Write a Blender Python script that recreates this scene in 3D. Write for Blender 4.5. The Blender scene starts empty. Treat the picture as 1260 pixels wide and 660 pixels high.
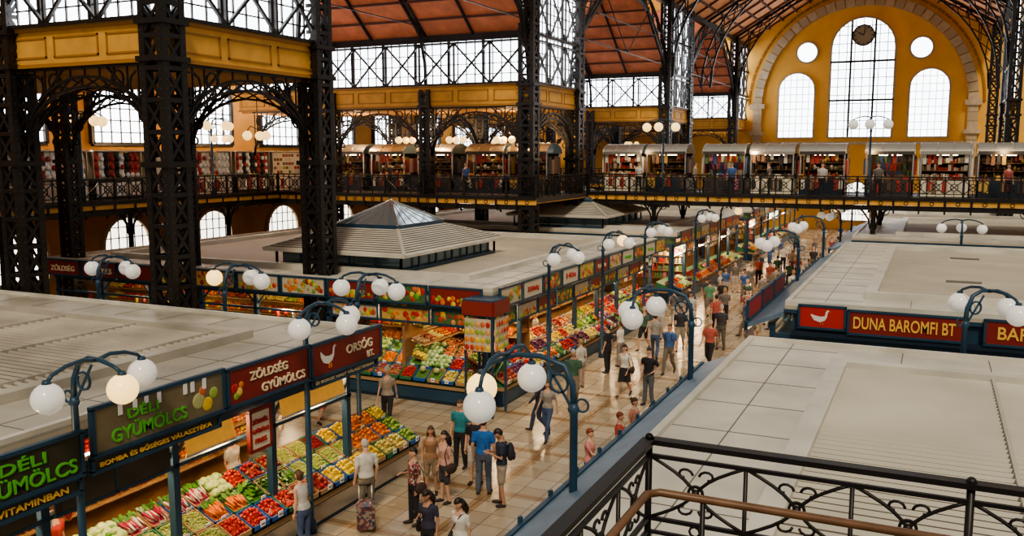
import bpy, math, random
import numpy as np
from mathutils import Vector, Matrix
random.seed(7)
R=random.random
def U(a,b): return a+(b-a)*R()
scene=bpy.context.scene
COL=scene.collection
# ---------------------------------------------------------------- materials
MATS={}
def mat(name,col,rough=.6,metal=0,emit=0,ecol=None,noise=0,nscale=2.0,bump=0,spec=.5):
    if name in MATS: return MATS[name]
    m=bpy.data.materials.new(name); m.use_nodes=True
    nt=m.node_tree; b=nt.nodes['Principled BSDF']
    b.inputs['Base Color'].default_value=(*col,1); b.inputs['Roughness'].default_value=rough
    b.inputs['Metallic'].default_value=metal
    b.inputs['Specular IOR Level'].default_value=spec
    if emit:
        b.inputs['Emission Color'].default_value=(*(ecol or col),1); b.inputs['Emission Strength'].default_value=emit
    if noise or bump:
        tc=nt.nodes.new('ShaderNodeTexCoord'); n=nt.nodes.new('ShaderNodeTexNoise')
        n.inputs['Scale'].default_value=nscale; n.inputs['Detail'].default_value=5
        nt.links.new(tc.outputs['Object'],n.inputs['Vector'])
        if noise:
            r=nt.nodes.new('ShaderNodeValToRGB')
            r.color_ramp.elements[0].position=.3; r.color_ramp.elements[1].position=.7
            r.color_ramp.elements[0].color=(*[c*(1-noise) for c in col],1)
            r.color_ramp.elements[1].color=(*[min(1,c*(1+noise*.6)) for c in col],1)
            nt.links.new(n.outputs['Fac'],r.inputs[0]); nt.links.new(r.outputs[0],b.inputs['Base Color'])
        if bump:
            bp=nt.nodes.new('ShaderNodeBump'); bp.inputs['Strength'].default_value=bump
            nt.links.new(n.outputs['Fac'],bp.inputs['Height']); nt.links.new(bp.outputs[0],b.inputs['Normal'])
    MATS[name]=m; return m
def poster(name,cols,scale=4):
    m=bpy.data.materials.new(name); m.use_nodes=True; nt=m.node_tree; b=nt.nodes['Principled BSDF']
    tc=nt.nodes.new('ShaderNodeTexCoord'); v=nt.nodes.new('ShaderNodeTexVoronoi'); v.inputs['Scale'].default_value=scale
    nt.links.new(tc.outputs['Object'],v.inputs['Vector'])
    s=nt.nodes.new('ShaderNodeSeparateColor'); nt.links.new(v.outputs['Color'],s.inputs[0])
    r=nt.nodes.new('ShaderNodeValToRGB'); r.color_ramp.interpolation='CONSTANT'
    r.color_ramp.elements[0].color=(*cols[0],1)
    for i,c in enumerate(cols[1:]):
        if i==0: e=r.color_ramp.elements[1]; e.position=1/len(cols)
        else: e=r.color_ramp.elements.new((i+1)/len(cols))
        e.color=(*c,1)
    nt.links.new(s.outputs[0],r.inputs[0]); nt.links.new(r.outputs[0],b.inputs['Base Color']); b.inputs['Roughness'].default_value=.5
    MATS[name]=m; return m
IRON=mat('iron',(.022,.018,.017),.42,.3,noise=.3)
IRON2=mat('iron_grey',(.075,.065,.06),.5,.3)
YEL=mat('ochre_panel',(.70,.37,.075),.6,noise=.15)
YEL2=mat('ochre_trim',(.38,.18,.035),.6)
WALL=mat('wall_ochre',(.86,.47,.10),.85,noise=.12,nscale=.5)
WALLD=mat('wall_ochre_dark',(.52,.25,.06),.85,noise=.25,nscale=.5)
STONE=mat('stone',(.55,.43,.29),.85,noise=.15,nscale=3)
STONE2=mat('stone_dark',(.47,.36,.23),.85)
GLASSW=mat('window_frosted',(.8,.85,.9),.4,emit=5.2,ecol=(.90,.95,1))
GLASSB=mat('window_frosted_warm',(.85,.82,.72),.4,emit=3.0,ecol=(1,.93,.78))
RED=mat('roof_boards',(.66,.22,.11),.7,noise=.25,nscale=1.5)
RAFT=mat('rafter',(.12,.045,.03),.6)
ORNG=mat('nave_boards',(.78,.35,.14),.7,noise=.2)
BLUE=mat('blue_paint',(.020,.060,.105),.4,noise=.15)
BLUEL=mat('blue_light',(.13,.20,.28),.45,noise=.2)
BLUED=mat('blue_dark',(.012,.028,.05),.4)
ROOFW=mat('roof_white',(.60,.57,.49),.45,noise=.22,nscale=.8)
ROOFG=mat('roof_slat',(.50,.47,.39),.5,noise=.15,nscale=.5)
ROOFD=mat('roof_seam',(.17,.155,.13),.7)
ROOFB=mat('roof_beige',(.48,.43,.34),.7,noise=.2,nscale=.4)
ROOFL=mat('roof_worn_dim',(.42,.385,.32),.45,noise=.3,nscale=.7)  # mottled wear, with weaker light on the left block painted in as darker tone
GLOBE=mat('globe_glass',(.80,.79,.76),.15,emit=.2,ecol=(1,.93,.82))
GLOBEW=mat('globe_lit',(1,.78,.38),.2,emit=1.5,ecol=(1,.64,.22))
STEEL=mat('steel',(.55,.53,.5),.28,.9)
HOOD=mat('hood_metal',(.42,.39,.34),.38,.75)
WOOD=mat('wood_rail',(.17,.085,.04),.35,noise=.3,nscale=8)
DARK=mat('dark_interior',(.03,.022,.018),.8)
INNER=mat('stall_inner',(.28,.15,.065),.8,noise=.3)
CREAM=mat('cream',(.70,.63,.48),.6)
WHITE=mat('white',(.8,.8,.78),.6)
REDS=mat('sign_red',(.22,.022,.016),.5)
REDB=mat('bright_red',(.46,.03,.02),.5)
GOLD=mat('gold_text',(.85,.52,.10),.5)
GREENT=mat('green_text',(.10,.46,.04),.5)
OLIVE=mat('sign_olive',(.05,.045,.03),.3)
TAUPE=mat('sign_taupe',(.20,.165,.10),.3,noise=.25)
CRT=mat('cream_text',(.85,.72,.48),.5)
AMBER=mat('amber_blind',(.55,.25,.03),.6,emit=.3,ecol=(1,.48,.08),noise=.3,nscale=5)  # emission stands in for stall light shining through the blind
TUBE=mat('strip_light',(1,.9,.7),.5,emit=12,ecol=(1,.80,.5))
GLASSP=mat('pyramid_glass',(.16,.22,.25),.08,.4)
BLACK=mat('black',(.01,.01,.01),.6)
PGRN=mat('picture_green',(.07,.15,.05),.5,noise=.3,nscale=6); PYEL=mat('picture_yellow',(.55,.36,.10),.5,noise=.2,nscale=6); PBEI=mat('picture_beige',(.52,.45,.33),.5,noise=.2,nscale=6)
CRATEB=mat('crate_blue',(.02,.10,.32),.5); CRATEW=mat('crate_wood',(.35,.22,.11),.7); CRATEG=mat('crate_green',(.03,.16,.07),.5)
PROD={
 'tomato':('b',[(.50,.03,.02),(.55,.05,.02)],.04),'orange':('b',[(.74,.23,.02),(.68,.18,.02)],.045),
 'lemon':('b',[(.76,.58,.05),(.74,.5,.04)],.04),'apple':('b',[(.25,.38,.06),(.33,.45,.09)],.042),
 'redapple':('b',[(.36,.03,.03),(.44,.12,.05)],.045),'grape':('b',[(.10,.02,.06),(.14,.03,.08)],.02),
 'potato':('b',[(.40,.27,.14),(.34,.22,.11)],.045),'onion':('b',[(.45,.22,.09),(.36,.07,.11)],.045),
 'cabbage':('c',[(.34,.47,.17),(.42,.53,.25)],.10),'lettuce':('l',[(.08,.24,.03),(.15,.35,.05)],.10),
 'carrot':('k',[(.76,.20,.02),(.66,.16,.02)],.022),'yellowpepper':('b',[(.74,.55,.13),(.62,.6,.2)],.045),
 'peach':('b',[(.72,.33,.13),(.6,.17,.07)],.042),'melon':('b',[(.10,.22,.05),(.45,.45,.2)],.11),
 'herb':('l',[(.04,.17,.02),(.1,.26,.04)],.06),'cherry':('b',[(.25,.01,.02),(.2,.01,.02)],.018),
 'greengrape':('b',[(.36,.44,.12),(.42,.5,.18)],.022),
 'radish':('k',[(.45,.04,.10),(.7,.65,.6)],.02)}
PM={k:[mat('%s_%d'%(k,i),c,.35,noise=.15,nscale=12) for i,c in enumerate(v[1])] for k,v in PROD.items()}
# ---------------------------------------------------------------- mesh batch
def sph(nu,nv):
    vs=[(0,0,-1)]; fs=[]
    for j in range(1,nv):
        t=math.pi*j/nv
        for i in range(nu):
            p=2*math.pi*i/nu; vs.append((math.sin(t)*math.cos(p),math.sin(t)*math.sin(p),-math.cos(t)))
    vs.append((0,0,1)); L=len(vs)-1
    for i in range(nu):
        fs.append((0,1+(i+1)%nu,1+i))
        for j in range(nv-2):
            a=1+j*nu+i; b=1+j*nu+(i+1)%nu; fs.append((a,b,b+nu,a+nu))
        a=1+(nv-2)*nu
        fs.append((a+i,a+(i+1)%nu,L))
    return vs,fs
SPH={k:sph(*k) for k in [(6,4),(8,6),(12,8),(20,12),(24,16)]}
class MB:
    def __init__(s): s.v=[];s.f=[];s.m=[];s.sm=[];s.mats=[]
    def add(s,vs,fs,m,smooth=False):
        o=len(s.v); s.v.extend(vs)
        if m not in s.mats: s.mats.append(m)
        i=s.mats.index(m)
        for f in fs: s.f.append(tuple(a+o for a in f)); s.m.append(i); s.sm.append(smooth)
    def box(s,x0,x1,y0,y1,z0,z1,m):
        s.add([(x0,y0,z0),(x1,y0,z0),(x1,y1,z0),(x0,y1,z0),(x0,y0,z1),(x1,y0,z1),(x1,y1,z1),(x0,y1,z1)],
         [(0,3,2,1),(4,5,6,7),(0,1,5,4),(1,2,6,5),(2,3,7,6),(3,0,4,7)],m)
    def beam(s,p,q,w,h,m):
        p=Vector(p);q=Vector(q);d=(q-p)
        if d.length<1e-6: return
        d.normalize(); up=Vector((0,0,1))
        if abs(d.z)>.98: up=Vector((0,1,0))
        a=d.cross(up).normalized()*w/2; b=a.cross(d).normalized()*h/2
        vs=[tuple(x) for x in (p-a-b,p+a-b,p+a+b,p-a+b,q-a-b,q+a-b,q+a+b,q-a+b)]
        s.add(vs,[(0,1,2,3),(7,6,5,4),(0,4,5,1),(1,5,6,2),(2,6,7,3),(3,7,4,0)],m)
    def tube(s,pts,rs,m,n=8,cap=True,smooth=True):
        pts=[Vector(p) for p in pts]
        if not isinstance(rs,(list,tuple)): rs=[rs]*len(pts)
        vs=[];fs=[]; prev=None
        for i,p in enumerate(pts):
            d=(pts[min(i+1,len(pts)-1)]-pts[max(i-1,0)]).normalized()
            if prev is None:
                up=Vector((0,0,1)) if abs(d.z)<.9 else Vector((0,1,0)); a=d.cross(up).normalized()
            else: a=(prev-d*prev.dot(d)).normalized()
            prev=a; b=d.cross(a)
            for k in range(n):
                t=2*math.pi*k/n; vs.append(tuple(p+a*math.cos(t)*rs[i]+b*math.sin(t)*rs[i]))
        for i in range(len(pts)-1):
            for k in range(n):
                x=i*n+k;y=i*n+(k+1)%n; fs.append((x,y,y+n,x+n))
        if cap: fs.append(tuple(range(n-1,-1,-1))); fs.append(tuple(range((len(pts)-1)*n,len(pts)*n)))
        s.add(vs,fs,m,smooth)
    def ball(s,c,r,m,res=(12,8)):
        vs,fs=SPH[res]
        if not isinstance(r,(tuple,list)): r=(r,r,r)
        s.add([(c[0]+v[0]*r[0],c[1]+v[1]*r[1],c[2]+v[2]*r[2]) for v in vs],fs,m,True)
    def poly(s,pts,m): s.add([tuple(p) for p in pts],[tuple(range(len(pts)))],m)
    def ring(s,c,r,u,v,t,m,n=10):
        c=Vector(c);u=Vector(u);v=Vector(v)
        P=[c+u*math.cos(2*math.pi*k/n)*r+v*math.sin(2*math.pi*k/n)*r for k in range(n)]
        for k in range(n): s.beam(P[k],P[(k+1)%n],t,t,m)
    def mesh(s,name):
        me=bpy.data.meshes.new(name); me.from_pydata(s.v,[],s.f)
        for m in s.mats: me.materials.append(m)
        me.polygons.foreach_set('material_index',s.m); me.polygons.foreach_set('use_smooth',s.sm)
        me.update(); return me
    def build(s,name,loc=(0,0,0),rz=0,parent=None):
        return place(name,s.mesh(name),loc,rz,parent)
def place(name,me,loc=(0,0,0),rz=0,parent=None):
    o=bpy.data.objects.new(name,me); o.location=loc; o.rotation_euler=(0,0,rz); COL.objects.link(o)
    if parent: o.parent=parent
    return o
# ---------------------------------------------------------------- floor
def floor_mat():
    m=bpy.data.materials.new('floor_tiles'); m.use_nodes=True; nt=m.node_tree; b=nt.nodes['Principled BSDF']
    tc=nt.nodes.new('ShaderNodeTexCoord')
    def brick(sc,c1,c2,mo,ms):
        k=nt.nodes.new('ShaderNodeTexBrick'); k.offset=0; k.squash=1
        k.inputs['Scale'].default_value=sc; k.inputs['Color1'].default_value=(*c1,1); k.inputs['Color2'].default_value=(*c2,1)
        k.inputs['Mortar'].default_value=(*mo,1); k.inputs['Mortar Size'].default_value=ms
        k.inputs['Brick Width'].default_value=1; k.inputs['Row Height'].default_value=1
        nt.links.new(tc.outputs['Object'],k.inputs['Vector']); return k
    k=brick(1.7,(.50,.42,.31),(.35,.28,.19),(.18,.13,.09),.022)
    k2=brick(.34,(1,1,1),(1,1,1),(.74,.60,.46),.05)
    mx=nt.nodes.new('ShaderNodeMix'); mx.data_type='RGBA'; mx.blend_type='MULTIPLY'; mx.inputs[0].default_value=1
    nt.links.new(k.outputs[0],mx.inputs[6]); nt.links.new(k2.outputs[0],mx.inputs[7]); nt.links.new(mx.outputs[2],b.inputs['Base Color'])
    n=nt.nodes.new('ShaderNodeTexNoise'); n.inputs['Scale'].default_value=1.3
    nt.links.new(tc.outputs['Object'],n.inputs['Vector'])
    mr=nt.nodes.new('ShaderNodeMapRange'); mr.inputs[3].default_value=.13; mr.inputs[4].default_value=.36
    nt.links.new(n.outputs['Fac'],mr.inputs[0]); nt.links.new(mr.outputs[0],b.inputs['Roughness'])
    return m
FLOOR=floor_mat()
mb=MB(); mb.box(-40.5,24,-4,97.5,-.3,0,FLOOR); mb.build('floor')
# ---------------------------------------------------------------- hall shell
XL,XR=-18.5,4.3; XC=(XL+XR)/2
PIERS=[(17.8,24.2),(41.3,47.6),(66.3,72.5),(91.0,97.0)]
GZ=5.5
def arch_pts(w,h,n=12):
    r=w/2; P=[(-r,0),(r,0)]
    for i in range(n+1):
        t=math.pi*i/n; P.append((r*math.cos(t),h-r+r*math.sin(t)))
    return P
def arch_window(mb,c,u,n,w,h,glass,frame,nx=6,nz=8,fr=.25,md=IRON2,mt=.05):
    c=Vector(c);u=Vector(u);n=Vector(n);z=Vector((0,0,1)); P=arch_pts(w,h)
    mb.poly([c+u*a+z*b+n*.06 for a,b in P],glass)
    Q=[c+u*a+z*b+n*.12 for a,b in P]
    for i in range(len(Q)): mb.beam(Q[i],Q[(i+1)%len(Q)],fr,fr*.8,frame)
    r=w/2
    for i in range(1,nx):
        a=-r+w*i/nx; top=h-r+math.sqrt(max(0,r*r-a*a)); mb.beam(c+u*a+n*.1,c+u*a+z*top+n*.1,mt,mt,md)
    for j in range(1,nz):
        b=h*j/nz; hw=r if b<h-r else math.sqrt(max(0,r*r-(b-h+r)**2)); mb.beam(c-u*hw+z*b+n*.1,c+u*hw+z*b+n*.1,mt,mt,md)
mb=MB(); mb.box(-40.5,24,97,97.6,0,28,WALL)
c0=-7.1
def ringarc(mb,cx,cz,r0,r1,y0,y1,m,a0,a1,n,m2=None):
    for i in range(n):
        t0=a0+(a1-a0)*i/n+.004; t1=a0+(a1-a0)*(i+1)/n-.004
        vs=[]
        for y in (y0,y1):
            for t,r in ((t0,r0),(t0,r1),(t1,r1),(t1,r0)): vs.append((cx+r*math.cos(t),y,cz+r*math.sin(t)))
        mb.add(vs,[(0,1,2,3),(7,6,5,4),(0,4,5,1),(1,5,6,2),(2,6,7,3),(3,7,4,0)],(m2 if (m2 and i%2) else m))
ringarc(mb,c0,12.6,9.6,10.5,96.6,97,STONE,0,math.pi,34,STONE2)
for s in (-1,1):
    for k in range(10): mb.box(min(c0+s*9.6,c0+s*10.5),max(c0+s*9.6,c0+s*10.5),96.6,97,3.6+k*.9,4.46+k*.9,STONE if k%2 else STONE2)
    mb.box(c0+s*10.05-.75,c0+s*10.05+.75,96.4,97,12.3,12.8,STONE)
    mb.box(c0+s*10.05-.75,c0+s*10.05+.75,96.4,97,9.6,10.0,STONE)
ringarc(mb,c0,12.6,10.9,11.1,96.85,97,YEL2,0,math.pi,40)
mb.box(c0-9.6,c0+9.6,96.85,97,8.6,8.9,STONE)
mb.build('wall_end')
mb=MB(); arch_window(mb,(c0,97,9.3),(1,0,0),(0,-1,0),6.0,11.8,GLASSW,STONE2,8,14,.22,IRON,.07)
for s in (-1,1): mb.beam((c0+s*1.1,96.85,9.3),(c0+s*1.1,96.85,20.9),.2,.14,IRON)
for zz in (13,16.8): mb.beam((c0-3,96.85,zz),(c0+3,96.85,zz),.14,.2,IRON)
mb.build('window_1')
for i,s in enumerate((-1,1)):
    mb=MB(); arch_window(mb,(c0+s*6.2,97,9.3),(1,0,0),(0,-1,0),3.6,6.6,GLASSW,STONE2,6,9,.2,IRON,.05); mb.build('window_%d'%(2+i))
    mb=MB(); P=[(c0+s*5.3+1.05*math.cos(t*math.pi/10),96.93,17.9+1.05*math.sin(t*math.pi/10)) for t in range(20)]
    mb.poly(P,GLASSW)
    for k in range(20): mb.beam(P[k],P[(k+1)%20],.2,.2,STONE2)
    mb.build('window_%d'%(4+i))
mb=MB(); cf=mat('clock_face',(.35,.30,.2),.5)
P=[(c0+1.0*math.cos(t*math.pi/12),0,19.3+1.0*math.sin(t*math.pi/12)) for t in range(24)]
mb.add([(p[0],96.6,p[2]) for p in P]+[(p[0],96.75,p[2]) for p in P],[tuple(range(24)),tuple(range(47,23,-1))]+[(k,(k+1)%24,24+(k+1)%24,24+k) for k in range(24)],cf)
for k in range(24): mb.beam((P[k][0],96.58,P[k][2]),(P[(k+1)%24][0],96.58,P[(k+1)%24][2]),.1,.12,IRON)
for k in range(12):
    t=k*math.pi/6; mb.beam((c0+.75*math.cos(t),96.57,19.3+.75*math.sin(t)),(c0+.9*math.cos(t),96.57,19.3+.9*math.sin(t)),.04,.08,BLACK)
mb.beam((c0,96.56,19.3),(c0-.5,96.56,19.6),.05,.09,BLACK); mb.beam((c0,96.56,19.3),(c0+.15,96.56,20.05),.05,.06,BLACK)
mb.build('wall_clock')
wi=6
for x in (-16,-7.1,1.5,8,14):
    mb=MB(); arch_window(mb,(x,97,.9),(1,0,0),(0,-1,0),2.8,4.0,GLASSB,STONE2,4,6,.2,IRON,.05); mb.build('window_%d'%wi); wi+=1
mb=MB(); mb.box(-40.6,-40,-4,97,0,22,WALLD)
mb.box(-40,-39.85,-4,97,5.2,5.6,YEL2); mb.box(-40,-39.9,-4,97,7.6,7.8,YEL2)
mb.build('wall_left')
for k in range(-1,8):
    y=35.2+6.5*k
    mb=MB(); arch_window(mb,(-40,y,1.4),(0,1,0),(1,0,0),3.2,2.9,GLASSB,STONE2,6,5,.22); mb.build('window_%d'%wi); wi+=1
    mb=MB(); arch_window(mb,(-40,y,8.2),(0,1,0),(1,0,0),3.8,4.4,GLASSW,IRON,6,7,.25,IRON2,.06); mb.build('window_%d'%wi); wi+=1
def lattice_column(H,w,base=True):
    mb=MB(); h=w/2; c=w*.24
    for sx in (-1,1):
        for sy in (-1,1):
            x=sx*(h-c/2);y=sy*(h-c/2); mb.box(x-c/2,x+c/2,y-c/2,y+c/2,0,H,IRON)
    st=w*1.0; n=int(H/st); st=H/n; a=h-c*.5
    for k in range(n):
        z0=k*st;z1=z0+st; o=h-.03
        for (p,q) in (((-a,-o),(a,-o)),((-a,o),(a,o)),((-o,-a),(-o,a)),((o,-a),(o,a))):
            mb.beam((p[0],p[1],z0),(q[0],q[1],z1),.03,.09,IRON); mb.beam((q[0],q[1],z0),(p[0],p[1],z1),.03,.09,IRON)
            mb.beam((p[0],p[1],z0),(q[0],q[1],z0),.05,.12,IRON)
    if base:
        mb.box(-h*1.3,h*1.3,-h*1.3,h*1.3,0,.5,IRON)
        for z in (7.4,10.15,11.1):
            if z<H: mb.box(-h*1.18,h*1.18,-h*1.18,h*1.18,z-.07,z+.07,IRON)
        for k in range(int(H/.25)):
            for sx in (-1,1):
                mb.box(sx*(h-c*.5)-.018,sx*(h-c*.5)+.018,-h-.015,-h,k*.25+.1,k*.25+.135,IRON2)
                mb.box(h,h+.015,sx*(h-c*.5)-.018,sx*(h-c*.5)+.018,k*.25+.1,k*.25+.135,IRON2)
    return mb.mesh('lattice_column')
CM=lattice_column(19.0,.82); CM2=lattice_column(11.0,.62)
for (a,b) in PIERS:
    for y in (a,b):
        if y>96: continue
        place('lattice_column',CM,(XL,y,0)); 
        if y>50: place('lattice_column',CM,(XR,y,0))
        for x in (-24.4,-30.4): place('lattice_column',CM if (y<18) else CM2,(x,y,0))
def arch_truss(mb,p0,p1,zs,zc,dep,n=16,ztop=None,t=.07,orn=True):
    p0=Vector(p0);p1=Vector(p1); I=[];O=[]
    L=(p1-p0).length; u=(p1-p0).normalized()
    for i in range(n+1):
        th=math.pi*i/n; s=(1-math.cos(th))/2
        I.append(p0+u*(L*s)+Vector((0,0,zs+(zc-zs)*math.sin(th))))
    C=(p0+p1)/2+Vector((0,0,zs))
    for i in range(n+1):
        th=math.pi*i/n
        O.append(C-u*math.cos(th)*(L/2)+Vector((0,0,(zc-zs+dep)*math.sin(th))) if ztop else C-u*math.cos(th)*(L/2+dep)+Vector((0,0,(zc-zs+dep)*math.sin(th))))
    for i in range(n):
        mb.beam(I[i],I[i+1],t*1.6,t,IRON); mb.beam(O[i],O[i+1],t*1.6,t,IRON)
        mb.beam(I[i],O[i+1],t*.6,t*.6,IRON); mb.beam(O[i],I[i+1],t*.6,t*.6,IRON)
    if ztop:
        a=p0+Vector((0,0,ztop)); b=p1+Vector((0,0,ztop)); mb.beam(a,b,.22,.14,IRON)
        for i in range(1,n):
            if O[i].z<ztop-.1: mb.beam(O[i],Vector((O[i].x,O[i].y,ztop)),t*.6,t*.6,IRON)
        if orn:
            H=ztop-zs
            for e,d in ((p0,u),(p1,-u)):
                for (du,dz,r) in ((.55,-.55,.36),(.42,-1.35,.2),(1.35,-.38,.22),(.25,-1.95,.13)):
                    if -dz<H: mb.ring(e+d*du+Vector((0,0,ztop+dz)),r,u,(0,0,1),t*.7,IRON,10)
                mb.beam(e+Vector((0,0,ztop-1.6)),e+d*1.8+Vector((0,0,ztop)),t*.8,t*.8,IRON)
def lattice_beam(mb,p0,p1,z0,z1,n,t=.06):
    p0=Vector(p0);p1=Vector(p1)
    for z in (z0,z1): mb.beam(p0+Vector((0,0,z)),p1+Vector((0,0,z)),.14,.09,IRON)
    for i in range(n):
        a=p0.lerp(p1,i/n);b=p0.lerp(p1,(i+1)/n)
        mb.beam(a+Vector((0,0,z0)),b+Vector((0,0,z1)),t,t,IRON); mb.beam(a+Vector((0,0,z1)),b+Vector((0,0,z0)),t,t,IRON)
        mb.beam(a+Vector((0,0,z0)),a+Vector((0,0,z1)),t,t,IRON)
def wall_seg(mb,p0,p1,nrm,ztop,nb):
    p0=Vector(p0);p1=Vector(p1);n=Vector(nrm);u=(p1-p0).normalized();L=(p1-p0).length
    def bx(a,b,z0,z1,d0,d1,m):
        q=[p0+u*a+n*d0,p0+u*b+n*d0,p0+u*b+n*d1,p0+u*a+n*d1]
        mb.add([(v.x,v.y,z0) for v in q]+[(v.x,v.y,z1) for v in q],[(0,3,2,1),(4,5,6,7),(0,1,5,4),(1,2,6,5),(2,3,7,6),(3,0,4,7)],m)
    bx(0,L,10.2,11.1,-.12,.12,YEL); bx(0,L,11.1,11.2,-.2,.22,YEL2); bx(0,L,10.1,10.2,-.2,.2,YEL2)
    k=max(1,int(L/2.0))
    for i in range(k):
        a=L*i/k+.15;b=L*(i+1)/k-.15
        for (z0,z1,x0,x1) in ((10.36,10.41,a,b),(10.89,10.94,a,b),(10.36,10.94,a,a+.05),(10.36,10.94,b-.05,b)): bx(x0,x1,z0,z1,.12,.15,YEL2)
    bx(0,L,11.2,ztop,-.04,.0,GLASSW)
    m=max(2,int(L/.5))
    for i in range(m+1): bx(L*i/m-.025,L*i/m+.025,11.2,ztop,.0,.05,IRON2)
    for i in range(0,m+1,4): bx(L*i/m-.07,L*i/m+.07,11.2,ztop,.0,.12,IRON)
    zz=11.2
    while zz<ztop: bx(0,L,zz-.02,zz+.02,.0,.05,IRON2); zz+=.52
    bx(0,L,ztop,ztop+.35,-.15,.15,IRON)
    q0=p0+n*.25; q1=p1+n*.25; lattice_beam(mb,q0,q1,11.25,min(ztop,13.3),max(2,int(L/2.0)),.09)
for i,(a,b) in enumerate(PIERS):
    b2=min(b,96.9)
    mb=MB(); wall_seg(mb,(-37,a,0),(XL,a,0),(0,-1,0),13.4,12)
    if b<96: wall_seg(mb,(XL,b,0),(-37,b,0),(0,1,0),13.4,12)
    wall_seg(mb,(XL,a,0),(XL,b2,0),(1,0,0),18.6,3)
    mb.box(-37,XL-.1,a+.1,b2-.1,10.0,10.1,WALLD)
    for zz in (13.6,16.1): mb.beam((XL+.2,a,zz),(XL+.2,b2,zz),.2,.16,IRON)
    lattice_beam(mb,(XL+.25,a,0),(XL+.25,b2,0),13.6,16.1,3,.08); lattice_beam(mb,(XL+.25,a,0),(XL+.25,b2,0),16.1,18.5,3,.08)
    mb.build('pier_frieze_wall')
    if b<96 and a>60:
        mb=MB(); wall_seg(mb,(XR,a,0),(XR,b,0),(-1,0,0),18.6,3); mb.build('pier_frieze_wall')
    mb=MB()
    xs=[XL,-24.4,-30.4,-36.4]
    for j in range(3):
        arch_truss(mb,(xs[j]-.35,a,0),(xs[j+1]+.35,a,0),7.6,9.55,.28,14,10.1)
        if b<96: arch_truss(mb,(xs[j]-.35,b,0),(xs[j+1]+.35,b,0),7.6,9.55,.28,12,10.1)
    if b<96:
        arch_truss(mb,(XL,a+.4,0),(XL,b-.4,0),7.6,9.55,.28,14,10.1)
        arch_truss(mb,(-24.4,a+.4,0),(-24.4,b-.4,0),7.6,9.55,.28,10,10.1,orn=False)
    mb.build('arched_iron_bracket')
for i in range(3):
    a=PIERS[i][1]; b=PIERS[i+1][0]; m=(a+b)/2
    mb=MB(); e=13.75; r=20.6
    for (ya,yb) in ((a,m),(b,m)):
        mb.add([(-40,ya,e),(XL,ya,e),(XL,yb,r),(-40,yb,r),(-40,ya,e+.15),(XL,ya,e+.15),(XL,yb,r+.15),(-40,yb,r+.15)],[(0,1,2,3),(4,5,6,7),(0,1,5,4),(1,2,6,5),(3,0,4,7)],RED)
        for k in range(1,9):
            t=k/9; y=ya+(yb-ya)*t; z=e+(r-e)*t; mb.beam((-40,y,z-.06),(XL,y,z-.06),.1,.12,RAFT)
        for k in range(8):
            x=-40+21.5*k/7; mb.beam((x,ya,e-.1),(x,yb,r-.1),.1,.14,IRON)
    mb.build('transept_roof')
    mb=MB()
    for x in (XL,-24.4,-30.4):
        arch_truss(mb,(x,a,0),(x,b,0),11.2,18.2,.9 if x==XL else .7,18,None,.13 if x==XL else .10)
        for (ya,yb) in ((a,m),(b,m)): mb.beam((x,ya,13.8),(x,yb,20.4),.16,.2,IRON)
        mb.beam((x,a,14.2),(x,b,14.2),.05,.05,IRON)
        for s in (-1,1): mb.beam((x,m,14.2),(x,m+s*4.5,17.4),.05,.05,IRON)
        if x==XL:
            mb.beam((x,a,16),(x,b,16),.06,.06,IRON)
            for k in range(1,8):
                y=a+(b-a)*k/8; zz=13.8+6.6*(1-abs(y-m)/(m-a)); th=math.acos(max(-1,min(1,1-2*k/8)))
                mb.beam((x,y,11.2+7.6*math.sin(th)),(x,y,zz),.06,.06,IRON)
    mb.build('transept_arch_truss')
mb=MB()
for s,xe,Y0 in ((-1,XL-.3,63),(1,XR+.3,76)):
    Y1=97; e=19.0;r=26.0
    mb.add([(xe,Y0,e),(xe,Y1,e),(XC,Y1,r),(XC,Y0,r),(xe,Y0,e+.2),(xe,Y1,e+.2),(XC,Y1,r+.2),(XC,Y0,r+.2)],[(0,1,2,3),(4,5,6,7),(0,1,5,4),(3,2,6,7),(0,3,7,4)],ORNG)
    for k in range(1,9):
        t=k/9; mb.beam((xe+(XC-xe)*t,Y0,e+(r-e)*t-.08),(xe+(XC-xe)*t,Y1,e+(r-e)*t-.08),.14,.16,RAFT)
    y=Y0
    while y<97: mb.beam((xe,y,e-.1),(XC,y,r-.1),.1,.16,RAFT); y+=3.0
mb.build('ceiling')
mb=MB()
for y in (66.5,79,91):
    arch_truss(mb,(XL+.4,y,0),(XR-.4,y,0),13.4,23.4,.8,22,None,.13)
    mb.beam((XL,y,19),(XC,y,25.8),.16,.2,IRON); mb.beam((XR,y,19),(XC,y,25.8),.16,.2,IRON)
    for k in range(1,9):
        for (xe,s) in ((XL,1),(XR,-1)):
            t=k/9; x=xe+(XC-xe)*t; th=math.acos(max(-1,min(1,(XC-x)/11.0*1)))
            mb.beam((x,y,19+6.8*t),(x,y,13.4+10.8*math.sin(th)),.07,.07,IRON)
mb.build('nave_arch_truss')
mb=MB(); mb.box(XL-.3,XL+.1,17.4,97,18.6,19.0,IRON); mb.box(XR-.1,XR+.3,60,97,18.6,19.0,IRON); mb.build('eaves_beam')
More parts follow.
